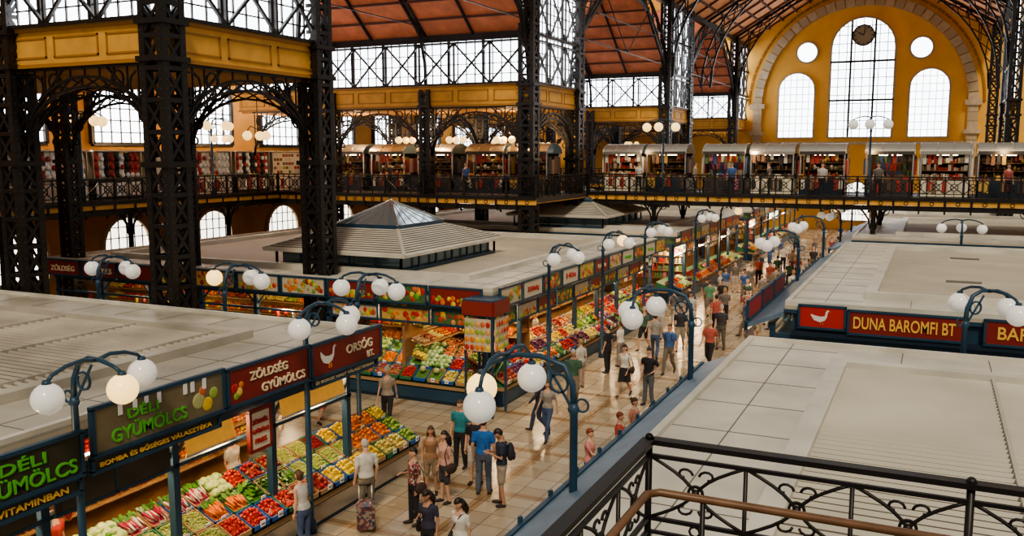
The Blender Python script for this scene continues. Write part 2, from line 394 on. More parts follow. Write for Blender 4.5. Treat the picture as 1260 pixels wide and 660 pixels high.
# ---------------------------------------------------------------- galleries
def railing(mb,p0,p1,z,h=1.05,step=.8,t=.04,m=IRON):
    p0=Vector(p0);p1=Vector(p1);L=(p1-p0).length;u=(p1-p0).normalized();n=max(1,round(L/step));Z=Vector((0,0,1))
    mb.beam(p0+Z*(z+h),p1+Z*(z+h),.09,.06,m); mb.beam(p0+Z*(z+h-.14),p1+Z*(z+h-.14),t,t,m); mb.beam(p0+Z*(z+.1),p1+Z*(z+.1),t*1.4,t,m); mb.beam(p0+Z*(z+.24),p1+Z*(z+.24),t,t,m)
    for i in range(n+1):
        a=p0+u*(L*i/n); w=.10 if i%3==0 else .05; mb.beam(a+Z*z,a+Z*(z+h),w,w,m)
        if i==n: break
        b=p0+u*(L*(i+1)/n); c=(a+b)/2+Z*(z+.57)
        mb.beam(a+Z*(z+.24),b+Z*(z+h-.14),t,t,m); mb.beam(b+Z*(z+.24),a+Z*(z+h-.14),t,t,m)
        mb.ring(c,.17,u,(0,0,1),t,m,8); mb.beam((a+b)/2+Z*(z+.1),(a+b)/2+Z*(z+.4),t*.7,t*.7,m); mb.beam((a+b)/2+Z*(z+.74),(a+b)/2+Z*(z+h-.14),t*.7,t*.7,m)
        mb.ring((a+b)/2+Z*(z+h-.07),.05,u,(0,0,1),t*.6,m,6)
def slab(x0,x1,y0,y1,name='gallery_floor',edge='-y'):
    mb=MB(); mb.box(x0,x1,y0,y1,GZ-.25,GZ,IRON2); 
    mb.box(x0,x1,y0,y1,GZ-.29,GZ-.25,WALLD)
    if edge=='-y':
        mb.box(x0,x1,y0-.15,y0,GZ-.12,GZ+.06,IRON); mb.box(x0,x1,y0-.08,y0,GZ-.36,GZ-.12,YEL)
        x=x0
        while x<x1: mb.beam((x,y0-.1,GZ-.3),(x,y0+.5,GZ-.75),.08,.08,IRON); mb.ring((x,y0+.1,GZ-.5),.16,(0,1,0),(0,0,1),.04,IRON,8); mb.box(x-.05,x+.05,y0-.12,y0-.08,GZ-.42,GZ-.1,IRON); mb.ring((x+.57,y0-.09,GZ-.24),.09,(1,0,0),(0,0,1),.03,IRON,8); x+=1.15
        mb.box(x0,x1,y0,y0+.12,GZ-.62,GZ-.38,IRON)
    else:
        mb.box(x1,x1+.15,y0,y1,GZ-.12,GZ+.06,IRON); mb.box(x1,x1+.08,y0,y1,GZ-.32,GZ-.12,YEL); mb.box(x1-.12,x1,y0,y1,GZ-.62,GZ-.34,IRON)
        y=y0
        while y<y1: mb.beam((x1,y,GZ-.3),(x1-.5,y,GZ-.75),.08,.08,IRON); mb.box(x1+.08,x1+.12,y-.05,y+.05,GZ-.42,GZ-.1,IRON); y+=1.15
    return mb.build(name)
slab(-40,-34,-4,97,edge='+x'); slab(-33.9,XL+.6,40.9,48,edge='-y'); slab(XL+.62,24,48.2,55.5,edge='-y'); slab(-33.9,XL+.6,66.0,72.6,edge='-y')
mb=MB(); railing(mb,(-34,15,0),(-34,40.7,0),GZ); mb.build('gallery_railing')
mb=MB(); railing(mb,(-34,40.8,0),(XL+.6,40.8,0),GZ); railing(mb,(XL+.6,40.8,0),(XL+.6,48.1,0),GZ); mb.build('gallery_railing')
mb=MB(); railing(mb,(XL+.7,48.15,0),(14,48.15,0),GZ); mb.build('gallery_railing')
mb=MB(); railing(mb,(-34,65.9,0),(XL+.6,65.9,0),GZ); mb.build('gallery_railing')
def posts(name,lst,H=GZ-.3):
    for (x,y) in lst:
        mb=MB(); mb.tube([(0,0,0),(0,0,.3),(0,0,.35),(0,0,H-.4),(0,0,H-.3),(0,0,H)],[.26,.24,.15,.12,.22,.26],IRON,10)
        for a in range(4):
            d=Vector((math.cos(a*math.pi/2),math.sin(a*math.pi/2),0))
            Q=[Vector((0,0,H-1.3))+d*.12]+[Vector((0,0,H-1.3+1.25*math.sin(t)))+d*(1.35-1.23*math.cos(t)) for t in (.4,.8,1.2,1.57)]
            mb.tube(Q,.05,IRON,5); mb.ring(Vector((0,0,H-.35))+d*.5,.25,d,(0,0,1),.04,IRON,8)
        mb.build(name,(x,y,0))
posts('iron_gallery_post',[(-14.1,48.6),(-2.7,48.6),(XR+.2,48.6),(-14.1,55),(-2.7,55),(-34.3,24),(-34.3,30.5),(-34.3,37),(-34.3,44),(-34.3,51)])
mb=MB(); mb.box(-1.1,9,-3,3.6,GZ-.25,GZ,IRON2); mb.build('balcony_floor')
def fancy(mb,p0,p1,z,h,n):
    p0=Vector(p0);p1=Vector(p1);L=(p1-p0).length;u=(p1-p0).normalized();Z=Vector((0,0,1)); w=L/n
    zA=z+h-.065; zB=z+h-.34; zC=z+h-.40
    mb.beam(p0+Z*(z+h),p1+Z*(z+h),.055,.022,IRON); mb.beam(p0+Z*zA,p1+Z*zA,.016,.016,IRON)
    mb.beam(p0+Z*zB,p1+Z*zB,.018,.016,IRON); mb.beam(p0+Z*zC,p1+Z*zC,.016,.014,IRON); mb.beam(p0+Z*(z+.1),p1+Z*(z+.1),.03,.02,IRON)
    for i in range(n+1):
        a=p0+u*(L*i/n)
        if i%3==0: mb.tube([a+Z*z,a+Z*(z+h+.015)],.015,IRON,8); mb.ball(a+Z*(z+h+.012),.019,IRON,(8,6))
        else: mb.tube([a+Z*zA,a+Z*(z+.1)],.009,IRON,6)
        if i==n: break
        c=a+u*w/2; m0=c+Z*((zA+zB)/2)
        for s in (-1,1):
            P=[]
            for k in range(11):
                t=k/10; P.append(c+u*(s*(t-.5)*w+s*.03*math.sin(2*math.pi*t))+Z*(zB+(zA-zB)*t))
            mb.tube(P,.0075,IRON,6)
            for (zo,sg) in ((.075,1),(-.075,-1)):
                Q=[]
                for k in range(9):
                    t=k/8*1.5*math.pi; rr=.035*(1-.07*k); Q.append(m0+u*s*(.048+rr*math.cos(t)*-1)+Z*(zo+sg*rr*math.sin(t)*.8))
                mb.tube(Q,.006,IRON,5)
        mb.ring(m0,.030,u,(0,0,1),.011,IRON,12); mb.ball(m0,.017,IRON,(8,6))
        mb.ring(c+Z*((zB+zC)/2),.022,u,(0,0,1),.008,IRON,8)
        for s in (-1,1):
            P=[c+u*s*(.03+(w/2-.06)*math.sin(math.pi*t))+Z*(z+.1+(zC-z-.1)*t) for t in [k/8 for k in range(9)]]
            mb.tube(P,.007,IRON,5); mb.ring(c+u*s*.07+Z*(z+.3),.045,u,(0,0,1),.011,IRON,10)
mb=MB(); fancy(mb,(-1.03,3.55,0),(5.03,3.55,0),GZ,1.0,15); fancy(mb,(-1.03,3.55,0),(-1.03,-1.3,0),GZ,1.0,12); mb.build('balcony_railing')
mb=MB(); z=GZ+.95
mb.tube([(6,3.12,z),(-.86,3.12,z),(-.9,3.08,z),(-.9,-1.5,z)],.015,WOOD,10)
for x in (-.7,.3,1.3,2.3,3.3,4.3): mb.tube([(x,3.12,GZ),(x,3.12,z)],.010,IRON,6)
for zz in (.5,.15): mb.tube([(5,3.12,GZ+zz),(-.88,3.12,GZ+zz),(-.88,-1.4,GZ+zz)],.008,IRON,6)
mb.build('wooden_handrail')
# ---------------------------------------------------------------- kiosks on gallery
GOODS=[mat('goods_%d'%i,c,.6) for i,c in enumerate([(.38,.04,.03),(.6,.55,.45),(.06,.09,.22),(.5,.32,.08),(.10,.17,.07),(.25,.13,.07),(.42,.14,.2),(.68,.64,.55),(.10,.06,.04),(.04,.035,.035)])]
PALS=[[1,7,0,0,1,5],[5,8,8,9,3,0],[0,6,2,1,3,4],[9,8,5,9,1],[3,1,5,0,0],[2,9,4,0,8]]
def goods_wall(mb,x0,x1,y,z0,z1,row=.36,d=.25,pal=None,kind=0):
    G=[GOODS[i] for i in (pal or range(8))]
    z=z0
    while z<z1-.1:
        mb.box(x0,x1,y,y+d,z,z+.03,CRATEW); x=x0
        while x<x1-.08:
            w=U(.06,.24); m=random.choice(G); h=U(.35,.85)*row
            if kind==0: mb.box(x,min(x+w-.02,x1),y+U(0,.05),y+d,z+.03,z+.03+h,m)
            elif kind==1: mb.ball((x+w/2,y+d/2,z+.03+h/2),(w/2,d/2,h/2),m,(8,6))
            else:
                mb.poly([(x,y,z+row-.02),(x+w*1.1,y,z+row-.02),(x+w*1.2,y,z+.05),(x+w*.5,y,z+.0),(x-.02,y,z+.06)],m)
            x+=w
        z+=row
def fruit_wall(mb,x0,x1,y,z0,z1,row=.5,d=.35):
    K=['tomato','orange','lemon','apple','redapple','peach','yellowpepper','onion','potato']
    z=z0
    while z<z1-.1:
        mb.add([(x0,y-.15,z),(x1,y-.15,z),(x1,y+d,z+.12),(x0,y+d,z+.12),(x0,y-.15,z-.03),(x1,y-.15,z-.03)],[(0,1,2,3),(4,5,1,0)],CRATEW); x=x0
        while x<x1-.3:
            k=random.choice(K); w=U(.35,.6)
            for i in range(int(w/.1)):
                for j in range(4): mb.ball((x+i*.1+.05,y-.1+j*.12,z+.08+j*.035+U(0,.03)),.055,random.choice(PM[k]),(6,4))
            x+=w
        z+=row
def kiosk_mesh(w,style):
    mb=MB(); d=1.9; H=2.2; pal=PALS[style%6]
    mb.box(0,w,.0,d,0,.85,(CREAM,BLUED,IRON2)[style%3])
    for x in (0,w-.07):
        for y in (0,d-.07): mb.box(x,x+.07,y,y+.07,0,H,STEEL)
    mb.box(0,w,d-.05,d,0,H,DARK)
    goods_wall(mb,.1,w-.1,.9,.9,H,.4,.25,pal,style%3)
    goods_wall(mb,.1,w-.1,.05,.85,1.15,.33,.25,pal,(style+1)%2)
    for k in range(int(w/.24)):
        x=.1+k*.24
        if R()<.8: m=GOODS[random.choice(pal)]; hh=U(.2,.6); mb.box(x,x+.17,.0,.05,2.15-hh,2.15,m)
        if R()<.6: mb.box(x,x+.2,-.04,-.02,U(.2,.35),.82,GOODS[random.choice(pal)])
    for s in (-.1,w+.02):
        for q in range(4): mb.box(s,s+.08,.1+q*.4,.4+q*.4,1.1,U(1.8,2.1),GOODS[random.choice(pal)])
    P=[]; 
    for k in range(9):
        t=math.pi*k/8; P.append((d/2-(d/2+.15)*math.cos(t),H+.55*math.sin(t)))
    vs=[(x,y,z) for x in (-.05,w+.05) for (y,z) in P]; n=9
    mb.add(vs,[(k,k+1,n+k+1,n+k) for k in range(8)],HOOD,True)
    for x in (-.05,w+.05): mb.add([(x,y,z) for (y,z) in P],[tuple(range(9))],GLASSP)
    for x in (.0,w*.33,w*.66,w):
        Q=[(x,y,z+.015) for (y,z) in P]; mb.tube(Q,.02,STEEL,4)
    mb.box(0,w,-.16,-.1,H-.05,H+.12,(HOOD,IRON2,IRON2)[style%3])
    mb.box(.6,w-.6,.5,.55,H-.1,H-.06,TUBE)
    return mb.mesh('souvenir_kiosk')
KS=[kiosk_mesh(2.3,k) for k in range(6)]
x=-17.7; i=0
while x<12:
    place('souvenir_kiosk',KS[i%6],(x,50.3,GZ)); x+=2.6 if i not in (1,4) else 3.3; i+=1
for i,x in enumerate((-33,-30.2,-27,-23.8,-21.2)): place('souvenir_kiosk',KS[(3*i+1)%6],(x,44.6,GZ))
for (y,k) in ((24,2),(27,0),(30.2,1),(33.4,2),(36.6,0),(39.8,1),(43,2),(46.2,0),(50,0),(54,1)):
    mb=MB(); W=2.9
    mb.box(0,W,0,1.4,0,.9,CREAM if k!=1 else DARK)
    for xx in (0,W-.05): mb.box(xx,xx+.05,0,.05,0,2.3,STEEL)
    mb.box(0,W,1.35,1.4,0,2.3,CREAM)
    mb.box(-.05,W+.05,-.15,1.4,2.3,2.36,CREAM)
    n=9
    if k==2:
        mb.box(.05,W-.05,.0,.04,.95,2.25,CREAM)
        for j in range(10):
            for q in range(5): mb.box(.12+j*.27,.12+j*.27+.2,-.02,.0,1.0+q*.25,1.0+q*.25+.17,GOODS[random.choice((1,7,7,5,3,0,4))])
    else:
        for j in range(n):
            xx=.1+j*(W-.2)/n; m=random.choice([GOODS[0],WHITE,GOODS[7],WHITE,GOODS[1]] if k!=1 else [GOODS[0],BLACK,REDB,BLACK,WHITE])
            for q in range(3): mb.ball((xx+.13,.02,1.15+q*.4),(.13,.06,.13),m if R()<.6 else random.choice([WHITE,GOODS[0]]),(8,6))
            mb.box(xx,xx+.25,.08,.12,U(1.0,1.2),2.25,m)
    for j in range(n):
        xx=.1+j*(W-.2)/n; mb.box(xx,xx+.25,-.02,-.01,.1,U(.7,.88),random.choice([WHITE,GOODS[7],GOODS[0],GOODS[1]]))
    mb.build('textile_stall',(-36.2,y,GZ),math.pi/2)
# ---------------------------------------------------------------- lamps
def lamp_mesh(lit=(0,),base=0,H=4.8,reach=1.0,r=.215,cx=.5,cy=.8,drop=.38):
    mb=MB(); e=drop-.22
    mb.tube([(0,0,base),(0,0,base+.25),(0,0,base+.3),(0,0,H-.75),(0,0,H-.7),(0,0,H-.6)],[.12,.11,.065,.055,.085,.05],BLUE,10)
    mb.tube([(0,0,H-.65),(.02,0,H-.35),(.14,0,H-.1),(.35*reach,0,H),(.6*reach,0,H-.01),(.85*reach,0,H-e*.45),(reach,0,H-e)],[.05,.045,.042,.04,.036,.03,.03],BLUE,8)
    mb.ring((.22,0,H-.35),.13,(1,0,0),(0,0,1),.03,BLUE,12); mb.ring((-.12,0,H-.62),.09,(1,0,0),(0,0,1),.025,BLUE,10)
    mb.beam((0,0,H-.72),(.4,0,H-.1),.03,.03,BLUE)
    C=[(reach,0,H-drop)]
    for s in (-1,1):
        mb.tube([(cx,0,H-.02),(cx,s*cy*.3,H+.03),(cx,s*cy*.62,H),(cx,s*cy*.9,H-e*.5),(cx,s*cy,H-e)],[.034,.032,.03,.028,.028],BLUE,8)
        C.append((cx,s*cy,H-drop))
    for i,c in enumerate(C):
        mb.ball(c,r,GLOBEW if i in lit else GLOBE,(20,12)); mb.tube([(c[0],c[1],c[2]+r-.02),(c[0],c[1],c[2]+r+.04)],[.07,.05],BLUE,8)
    return mb.mesh('globe_street_lamp')
LM=[lamp_mesh(()),lamp_mesh((0,)),lamp_mesh((2,)),lamp_mesh((0,1,2))]
LR=[lamp_mesh((),H=4.9,reach=1.35,r=.22,cx=1.0,cy=.85,drop=.5),lamp_mesh((0,),H=4.95,reach=1.4,r=.22,cx=1.0,cy=.85,drop=.55)]
def lamp(x,y,rz,k=0,z=0,M=LM): return place('globe_street_lamp',M[k],(x,y,z),rz)
lamp(-11.15,8.74,0,1); lamp(-11.15,14.05,0,0); lamp(-11.1,26.4,0,0); lamp(-11.1,31.6,0,2); lamp(-11.1,37,0,0); lamp(-11.1,46,0,0); lamp(-11.1,52,0,1)
XG=-4.35
lamp(XG+.1,11.0,math.pi,1,0,LR); lamp(XG,17.9,math.pi,0,0,LR); lamp(XG,33.8,math.pi,0,0,LR); lamp(XG,42,math.pi,0,0,LR); lamp(XG,50,math.pi,0); lamp(XG,57,math.pi,1)
for x,k in ((-12.3,0),(-16.4,2),(-21,0)): lamp(x,17.45,math.pi/2,k)
lamp(.72,20.0,math.pi/2-.9,0,.15); lamp(1.2,43.4,math.pi/2,0)
LM3=lamp_mesh((0,1,2),0,4.0,1.0,.24); LM4=lamp_mesh((),0,4.0,1.0,.24)
place('gallery_globe_lamp',LM4,(-3,48.45,GZ),-math.pi/2); place('gallery_globe_lamp',LM3,(-13.6,48.45,GZ),-math.pi/2)
place('gallery_globe_lamp',LM3,(-34.3,36,GZ),0); place('gallery_globe_lamp',LM3,(-34.3,28,GZ),0)
for (x,y) in ((-24.4,44.5),(-27.4,44),(-21.4,44.5),(-26,30),(-33.5,36),(-30,70),(-22,69),(-26,53)):
    mb=MB(); mb.tube([(0,0,0),(0,0,-1.4)],.02,IRON,6)
    for k in range(3):
        a=k*2.1; mb.tube([(0,0,-1.3),(.3*math.cos(a),.3*math.sin(a),-1.15),(.45*math.cos(a),.45*math.sin(a),-1.35)],.02,IRON,6); mb.ball((.45*math.cos(a),.45*math.sin(a),-1.55),.2,GLOBEW,(12,8))
    mb.build('pendant_globe_lamp',(x,y,10.0))
# ---------------------------------------------------------------- stall blocks
def block_roof(name,x0,x1,y0,y1,h=3.6,bw=1.9,slats=True,edge=BLUE,RW=ROOFW,RG=ROOFG):
    mb=MB()
    mb.box(x0,x1,y0,y1,h-.12,h,ROOFB)
    mb.box(x0-.02,x1+.02,y0-.02,y1+.02,h-.2,h-.1,edge)
    t=.045
    for (a,b,c,d) in ((x0,x0+bw,y0,y1),(x1-bw,x1,y0,y1),(x0+bw,x1-bw,y0,y0+bw),(x0+bw,x1-bw,y1-bw,y1)):
        mb.box(a,b,c,d,h,h+t,RW)
        if d-c>b-a:
            y=c+1.2
            while y<d: mb.box(a,b,y,y+.018,h+t,h+t+.006,ROOFD); y+=1.55
            mb.box((a+b)/2,(a+b)/2+.018,c,d,h+t,h+t+.006,ROOFD)
        else:
            x=a+1.2
            while x<b: mb.box(x,x+.018,c,d,h+t,h+t+.006,ROOFD); x+=1.55
    for (a,b,c,d) in ((x0+bw,x0+bw+.3,y0+bw,y1-bw),(x1-bw-.3,x1-bw,y0+bw,y1-bw),(x0+bw+.3,x1-bw-.3,y0+bw,y0+bw+.3),(x0+bw+.3,x1-bw-.3,y1-bw-.3,y1-bw)):
        mb.box(a,b,c,d,h,h+.22,RW)
    for (a,b,c,d) in ((x0,x0+.12,y0,y1),(x1-.12,x1,y0,y1),(x0+.12,x1-.12,y0,y0+.12),(x0+.12,x1-.12,y1-.12,y1)): mb.box(a,b,c,d,h+t,h+.13,ROOFW)
    if slats:
        X0=x0+bw+.3;X1=x1-bw-.3;Y0=y0+bw+.3;Y1=y1-bw-.3; n=int((Y1-Y0)/.2); s=(Y1-Y0)/n
        mb.box(X0,X1,Y0,Y1,h,h+.03,ROOFD)
        for k in range(n):
            y=Y0+s*k
            mb.add([(X0,y,h+.03),(X1,y,h+.03),(X1,y,h+.10),(X0,y,h+.10)],[(0,1,2,3)],ROOFD)
            mb.add([(X0,y,h+.10),(X1,y,h+.10),(X1,y+s*.15,h+.15),(X0,y+s*.15,h+.15),(X1,y+s,h+.055),(X0,y+s,h+.055)],[(0,1,2,3),(3,2,4,5)],RG)
        x=X0+2.4
        while x<X1: mb.box(x,x+.05,Y0,Y1,h+.1,h+.17,RG); x+=2.4
    else: mb.box(x0+bw+.3,x1-bw-.3,y0+bw+.3,y1-bw-.3,h,h+.06,ROOFB)
    return mb.build(name)
block_roof('stall_roof',-31,-11.6,-2,17.1,RW=ROOFL,RG=ROOFL)
block_roof('stall_roof',-31,-11.7,23.5,41.0,3.6,1.6,False)
block_roof('stall_roof',-31,-11.7,44.5,62,3.6,1.6,False); block_roof('stall_roof',-31,-11.7,65,90,3.6,1.6,False)
block_roof('stall_roof',-3.5,14,3.9,19.7); block_roof('stall_roof',-3.5,16,24.9,43,3.6,1.9,False)
block_roof('stall_roof',-3.5,16,46.5,62,3.6,1.9,False); block_roof('stall_roof',-3.5,16,65,90,3.6,1.9,False)
mb=MB()
for (x,y) in ((1.2,38),(1.0,31)):
    mb.box(x-.5,x+.5,y-.12,y+.12,3.66,3.74,ROOFD); mb.box(x-.55,x+.55,y-.17,y+.17,3.66,3.69,ROOFW)
mb.build('roof_vent')
def gutter(x0,x1,y0,y1):
    mb=MB(); mb.add([(x0,y0,3.0),(x1,y0,3.42),(x1,y1,3.42),(x0,y1,3.0),(x0,y0,2.9),(x1,y0,3.3),(x1,y1,3.3),(x0,y1,2.9)],[(0,1,2,3),(4,7,6,5),(0,3,7,4),(0,4,5,1),(3,2,6,7),(1,5,6,2)],BLUEL)
    mb.box(x0-.05,x0+.02,y0,y1,2.82,3.04,BLUE)
    y=y0
    while y<y1: mb.box(x0-.08,x0-.03,y,y+.05,2.8,3.1,BLUE); y+=1.0
    return mb.build('awning_gutter')
gutter(-4.5,-3.52,3.9,19.7); gutter(-4.5,-3.52,24.9,43); gutter(-4.5,-3.52,46.5,62)
def pavilion(x0,x1,y0,y1,z=3.66):
    mb=MB(); h=.6
    mb.box(x0+.15,x1-.15,y0+.15,y1-.15,z,z+h,GLASSP)
    for (p,q) in (((x0,y0),(x1,y0)),((x1,y0),(x1,y1)),((x0,y1),(x1,y1)),((x0,y0),(x0,y1))):
        p=Vector((*p,0));q=Vector((*q,0)); n=round((q-p).length/1.1)
        mb.beam(p+Vector((0,0,z+.05)),q+Vector((0,0,z+.05)),.08,.12,BLUE); mb.beam(p+Vector((0,0,z+h)),q+Vector((0,0,z+h)),.1,.12,BLUE)
        for k in range(n+1): c=p.lerp(q,k/n); mb.beam(c+Vector((0,0,z)),c+Vector((0,0,z+h)),.07,.07,BLUE)
    o=.35; e=z+h+.06; t=e+.65; cx=(x0+x1)/2;cy=(y0+y1)/2; a=1.35;b=1.7
    O=[(x0-o,y0-o),(x1+o,y0-o),(x1+o,y1+o),(x0-o,y1+o)]; I=[(cx-a,cy-b),(cx+a,cy-b),(cx+a,cy+b),(cx-a,cy+b)]
    mb.add([(p[0],p[1],e) for p in O]+[(p[0],p[1],t) for p in I],[(0,1,5,4),(1,2,6,5),(2,3,7,6),(3,0,4,7),(3,2,1,0)],ROOFW)
    mb.box(x0-o,x1+o,y0-o,y1+o,e-.1,e-.002,ROOFW)
    for k in range(4):
        A=Vector((*O[k],e));B=Vector((*O[(k+1)%4],e));C=Vector((*I[k],t));D=Vector((*I[(k+1)%4],t))
        mb.beam(A,C,.12,.06,ROOFG)
        for j in range(1,12):
            s=j/12; mb.beam(A.lerp(C,s)+Vector((0,0,.012)),B.lerp(D,s)+Vector((0,0,.012)),.03,.03,ROOFD)
    mb.box(cx-a,cx+a,cy-b,cy+b,t-.02,t+.14,BLUE)
    ap=Vector((cx,cy,t+.95)); J=[(p[0],p[1],t+.14) for p in I]
    mb.add(J+[tuple(ap)],[(0,1,4),(1,2,4),(2,3,4),(3,0,4)],GLASSP)
    for k in range(4):
        A=Vector(J[k]);B=Vector(J[(k+1)%4]); mb.beam(A,ap,.06,.06,STEEL)
        for j in range(1,6): mb.beam(A.lerp(B,j/6),ap,.03,.03,STEEL)
    mb.ball(ap,.08,STEEL,(8,6))
    return mb.build('glazed_roof_pavilion')
pavilion(-21.5,-16.2,25.6,32.7); pavilion(-21.5,-16.2,46,53)
def tray(mb,x,y,z,w,d,tilt,kind,near,crate):
    sl=math.tan(tilt)
    def P(a,b,c): return (x+a,y+b,z+c+b*sl)
    def bx(a0,a1,b0,b1,c0,c1,m):
        mb.add([P(a0,b0,c0),P(a1,b0,c0),P(a1,b1,c0),P(a0,b1,c0),P(a0,b0,c1),P(a1,b0,c1),P(a1,b1,c1),P(a0,b1,c1)],[(0,3,2,1),(4,5,6,7),(0,1,5,4),(1,2,6,5),(2,3,7,6),(3,0,4,7)],m)
    bx(0,w,0,d,0,.02,crate); bx(0,w,0,.02,0,.11,crate); bx(0,w,d-.02,d,0,.11,crate); bx(0,.02,0,d,0,.11,crate); bx(w-.02,w,0,d,0,.11,crate)
    sh,_,r=PROD[kind]; M=PM[kind]; res=(8,6) if near else (6,4)
    if not near: r=max(r,.045)
    if sh=='b':
        s=r*1.9; nx=max(1,int((w-.06)/s)); ny=max(1,int((d-.06)/s))
        bx(.02,w-.02,.02,d-.02,.02,.06,M[0])
        for i in range(nx):
            for j in range(ny):
                u=(i+.5)/nx; v=(j+.5)/ny; hp=.14*math.sin(math.pi*u)*math.sin(math.pi*v)
                mb.ball(P(.03+u*(w-.06)+U(-.3,.3)*r,.03+v*(d-.06)+U(-.3,.3)*r,.07+hp+U(0,.02)),(r*U(.85,1.05),r*U(.85,1.05),r*U(.85,1.0)),random.choice(M),res)
    elif sh=='c':
        for i in range(3):
            for j in range(3):
                c=P(w*(i+.5)/3,d*(j+.5)/3,.12+U(0,.05)); mb.ball(c,(r,r,r*.9),random.choice(M),res)
                for k in range(4):
                    t=U(0,6.28); mb.ball((c[0]+.06*math.cos(t),c[1]+.06*math.sin(t),c[2]-.01),(r*.8,r*.8,r*.6),random.choice(PM['lettuce'] if k==0 else M),(6,4))
    elif sh=='l':
        bx(.02,w-.02,.02,d-.02,.02,.07,M[0])
        for i in range(40 if near else 12):
            c=Vector(P(U(.06,w-.06),U(.06,d-.06),U(.08,.2))); t=U(0,6.28); a=Vector((math.cos(t),math.sin(t),U(.1,.8)))*r; b=Vector((-math.sin(t),math.cos(t),U(-.3,.3)))*r*.55
            mb.poly([c-a*.6,c+b-a*.1,c+b*.8+a*.6,c+a,c-b*.8+a*.6,c-b-a*.1],random.choice(M))
    elif sh=='k':
        bx(.02,w-.02,.02,d-.02,.02,.05,M[0])
        for i in range(38 if near else 10):
            c=Vector(P(U(.06,w-.06),U(.04,d*.35),U(.07,.18))); t=Vector((U(-.25,.25),1,sl)).normalized()
            mb.tube([c,c+t*.1,c+t*.2],[.006,r*.8,r],random.choice(M),5)
            if near or i%3==0:
                e=c+t*.2; mb.poly([e,e+t*.12+Vector((.03,0,.03)),e+t*.16,e+t*.12+Vector((-.03,0,.02))],PM['herb'][i%2])
    if R()<.75:
        tx=U(.1,w-.2); bx(tx,tx+.13,-.015,-.005,.06,.17,WHITE); bx(tx+.02,tx+.11,-.018,-.015,.10,.12,BLACK)
def display(L,kinds,near,name='produce_display',rows=3,deg=20,z0=.62):
    mb=MB(); D=1.35; tilt=math.radians(deg); tt=math.tan(tilt)
    mb.box(0,L,.12,D,0,z0-.12,BLUED); mb.box(0,L,.05,D,z0-.12,z0,CRATEW)
    mb.box(0,L,.1,.12,.1,z0-.17,STEEL if near else BLUE)
    mb.add([(0,0.03,z0),(L,0.03,z0),(L,D,z0),(0,D,z0),(0,D,z0+1.3*tt-.03),(L,D,z0+1.3*tt-.03)],[(0,1,2,3),(3,2,5,4),(0,1,5,4),(1,2,5),(0,4,3)],CRATEG)
    tw=.5; n=int(L/tw)
    for r in range(rows):
        i=0
        while i<n:
            kind=random.choice(kinds) if isinstance(kinds[0],str) else random.choice(kinds[min(len(kinds)-1,int(i/n*len(kinds)))])
            run=random.choice((1,2,2))
            for q in range(run):
                if i>=n: break
                y=.0+r*.45; tray(mb,i*tw+.01,y,z0+.04+y*tt,tw-.03,.43,tilt,kind,near,random.choice((CRATEB,CRATEW,CRATEW,CRATEG))); i+=1
    return mb,name
FR=['tomato','orange','lemon','apple','redapple','peach','grape','yellowpepper','melon','cherry','tomato','orange']
VG=['tomato','cabbage','lettuce','carrot','potato','onion','radish','yellowpepper']
def stall_front(L,near,post=2.5,kind='fruit',z=3.0):
    mb=MB(); n=max(1,round(L/post))
    for k in range(n+1):
        x=L*k/n; mb.box(x-.07,x+.07,-.02,.12,0,3.0,BLUE); mb.box(x-.1,x+.1,-.05,.15,0,.15,BLUE)
        if k<n:
            for s,xx in ((1,x+.07),(-1,L*(k+1)/n-.07)): mb.beam((xx,.05,2.55),(xx+s*.35,.05,2.92),.05,.05,BLUE)
    mb.box(-.1,L+.1,-.06,.14,z-.12,z+.06,BLUE); mb.box(-.1,L+.1,-.02,.1,2.35,2.42,BLUE)
    mb.box(0,L,2.9,3.0,0,3.4,INNER)
    if kind=='fruit': fruit_wall(mb,.1,L-.1,2.4,1.2,2.5)
    else: goods_wall(mb,.1,L-.1,2.6,.9,2.7,.42)
    mb.box(0,L,0.2,2.9,3.3,3.34,INNER)
    for k in range(n):
        x=L*(k+.5)/n; mb.box(x-.6,x+.6,.6,.66,2.85,2.9,TUBE)
        for j in range(6):
            xx=L*k/n+.3+j*.36; h=U(.15,.4)
            if R()<.6: mb.ball((xx,.35,2.38-h/2),(.07,.07,h/2),random.choice(PM['tomato']+PM['onion']+PM['lemon']+[WHITE,CREAM]),(8,6))
    return mb
def sign(w,h,bg,texts,loc,rz,frame=BLUE,extra=None,name='shop_sign'):
    mb=MB(); mb.box(0,w,0,.05,0,h,bg)
    for (a,b,c,d) in ((-.04,w+.04,-.04,0.02),(-.04,w+.04,h-.02,h+.04)): mb.box(a,b,-.025,.06,c,d,frame)
    for (a,b) in ((-.04,.02),(w-.02,w+.04)): mb.box(a,b,-.025,.06,0,h,frame)
    if extra: extra(mb,w,h)
    o=mb.build(name,loc,rz)
    for (t,x,z,tw,th,m) in texts:
        c=bpy.data.curves.new('lettering','FONT'); c.body=t; c.size=1; c.extrude=.012; c.offset=.012; c.materials.append(m)
        to=bpy.data.objects.new('lettering',c); COL.objects.link(to); to.parent=o; to.rotation_euler=(math.pi/2,0,0); to.location=(x,-.012,z)
        TXT.append((to,tw,th))
    return o
TXT=[]
FX=math.pi/2
KIND1=[['potato','onion'],['potato','lemon'],['lettuce','cabbage','cabbage'],['cabbage','lettuce','greengrape','radish'],['carrot','lettuce','tomato','cabbage'],['carrot','redapple','tomato','herb'],['tomato','cherry','lemon','greengrape'],['lemon','yellowpepper','orange','peach'],['melon','apple','orange','lemon']]
stall_front(10.0,True).build('greengrocer_stall',(-11.5,5.9,0),FX)
m_,n_=display(12.0,KIND1,True,deg=26,z0=.64); m_.build(n_,(-11.1,6.3,0),FX)
